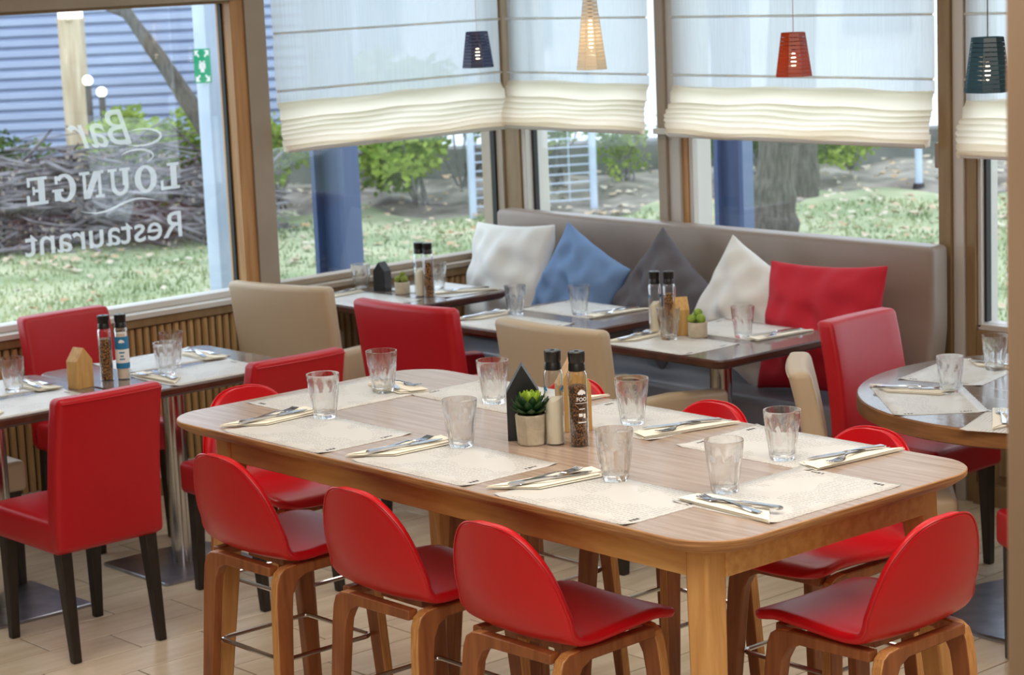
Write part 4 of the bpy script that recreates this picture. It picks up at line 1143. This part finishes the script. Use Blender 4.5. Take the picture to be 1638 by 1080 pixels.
bush('leafy_bush', gp(20.5, -.80, GZ+.04), 1.02, 1.2, 5200, LEAF1, 'large leafy green bush between the navy column and the fence', 1, size=.085)
bush('leafy_bush', gp(20.9, -.42, GZ+.15), .50, 1.05, 1600, LEAF1, 'smaller bush against the mesh fence', 2, size=.08)
bush('leafy_bush', gp(20.1, -2.10, GZ+.10), .50, .90, 1500, LEAF1, 'bush beside the taupe window post', 3, size=.075)
bush('leafy_bush', gp(21.0, .50, GZ+.10), .60, .95, 1500, LEAF1, 'loose bush seen through the mesh fence', 4, size=.07)
bush('leafy_bush', gp(21.2, 1.15, GZ+.10), .30, .55, 700, LEAF1, 'low bush right of the mesh fence', 5, size=.06)
bush('leafy_bush', gp(20.9, 1.85, GZ+.10), .42, .80, 1100, LEAF2, 'dark bush left of the right navy column', 6, size=.07)
bush('leafy_bush', gp(21.0, 3.32, GZ+.16), .45, .42, 1100, LEAF1, 'low spreading bush right of the tree trunks', 7, size=.065)
bush('leafy_bush', gp(21.2, 2.45, GZ+.10), .30, .65, 700, LEAF2, 'bush between the navy column and the thick trunk', 8, size=.065)
bush('hedge_bush', gp(19.7, -3.20, GZ+.05), .60, 1.0, 2400, LEAF1, 'yellow green bush behind the word Bar on the glass', 9, size=.085)
bush('hedge_bush', gp(19.9, -2.55, GZ+.05), .52, .92, 1600, LEAF1, 'yellow green bush left of the slim tree', 10, size=.08)
bush('hedge_bush', gp(19.9, -4.6, GZ+.05), .45, .85, 1100, LEAF2, 'dark bush at the left edge of the lettered window', 11, size=.075)
# heap of cut branches
hp = empty('brush_heap', gp(18.7, -3.45)); tag(hp, 'heap of cut grey branches behind the lettered window', 'brush heap')
rn = random.Random(21); mb = MB()
for k in range(720):
    s = rn.uniform(-1.75, 1.35); d = rn.uniform(-.5, .5); zmax = 1.05*math.sqrt(max(0, 1-(s/1.9)**2))*(1-abs(d))
    c = RT*s+FW*d+Vector((0, 0, rn.uniform(.02, max(.05, zmax)))); a = rn.gauss(0, .45); L = rn.uniform(.25, .9)
    v = (RT*math.cos(a)+Vector((0, 0, math.sin(a)*.6))+FW*rn.gauss(0, .3)).normalized()*L/2; bw = Vector((rn.gauss(0, 1), rn.gauss(0, 1), rn.gauss(0, 1)))*.04
    r_ = rn.choice((.006, .008, .012, .02)); mb.tube([tuple(c-v), tuple(c+bw), tuple(c+v)], [r_, r_*.9, r_*.4], 5)
o = mb.build('branches', TWIG, hp, 60); o['kind'] = 'stuff'
mb = MB()
for k in range(2600):
    s = rn.uniform(-1.8, 1.4); d = rn.uniform(-.55, .4); zmax = .85*math.sqrt(max(0, 1-(s/1.95)**2))
    p = RT*s+FW*d+Vector((0, 0, rn.uniform(0, zmax))); q = Vector((rn.gauss(0, 1), rn.gauss(0, 1), rn.gauss(0, 1))).normalized(); e = q.orthogonal().normalized(); z_ = rn.uniform(.02, .06)
    n0 = len(mb.v); mb.v += [tuple(p), tuple(p+q*z_*.5+e*z_*.3), tuple(p+q*z_), tuple(p+q*z_*.5-e*z_*.3)]; mb.f.append((n0, n0+1, n0+2, n0+3)); mb.m.append(0)
o = mb.build('dead_leaves', mat('brown_dead_leaf', (96, 74, 70), .9, col2=(150, 140, 132), scale=3), hp, 0); o['kind'] = 'stuff'
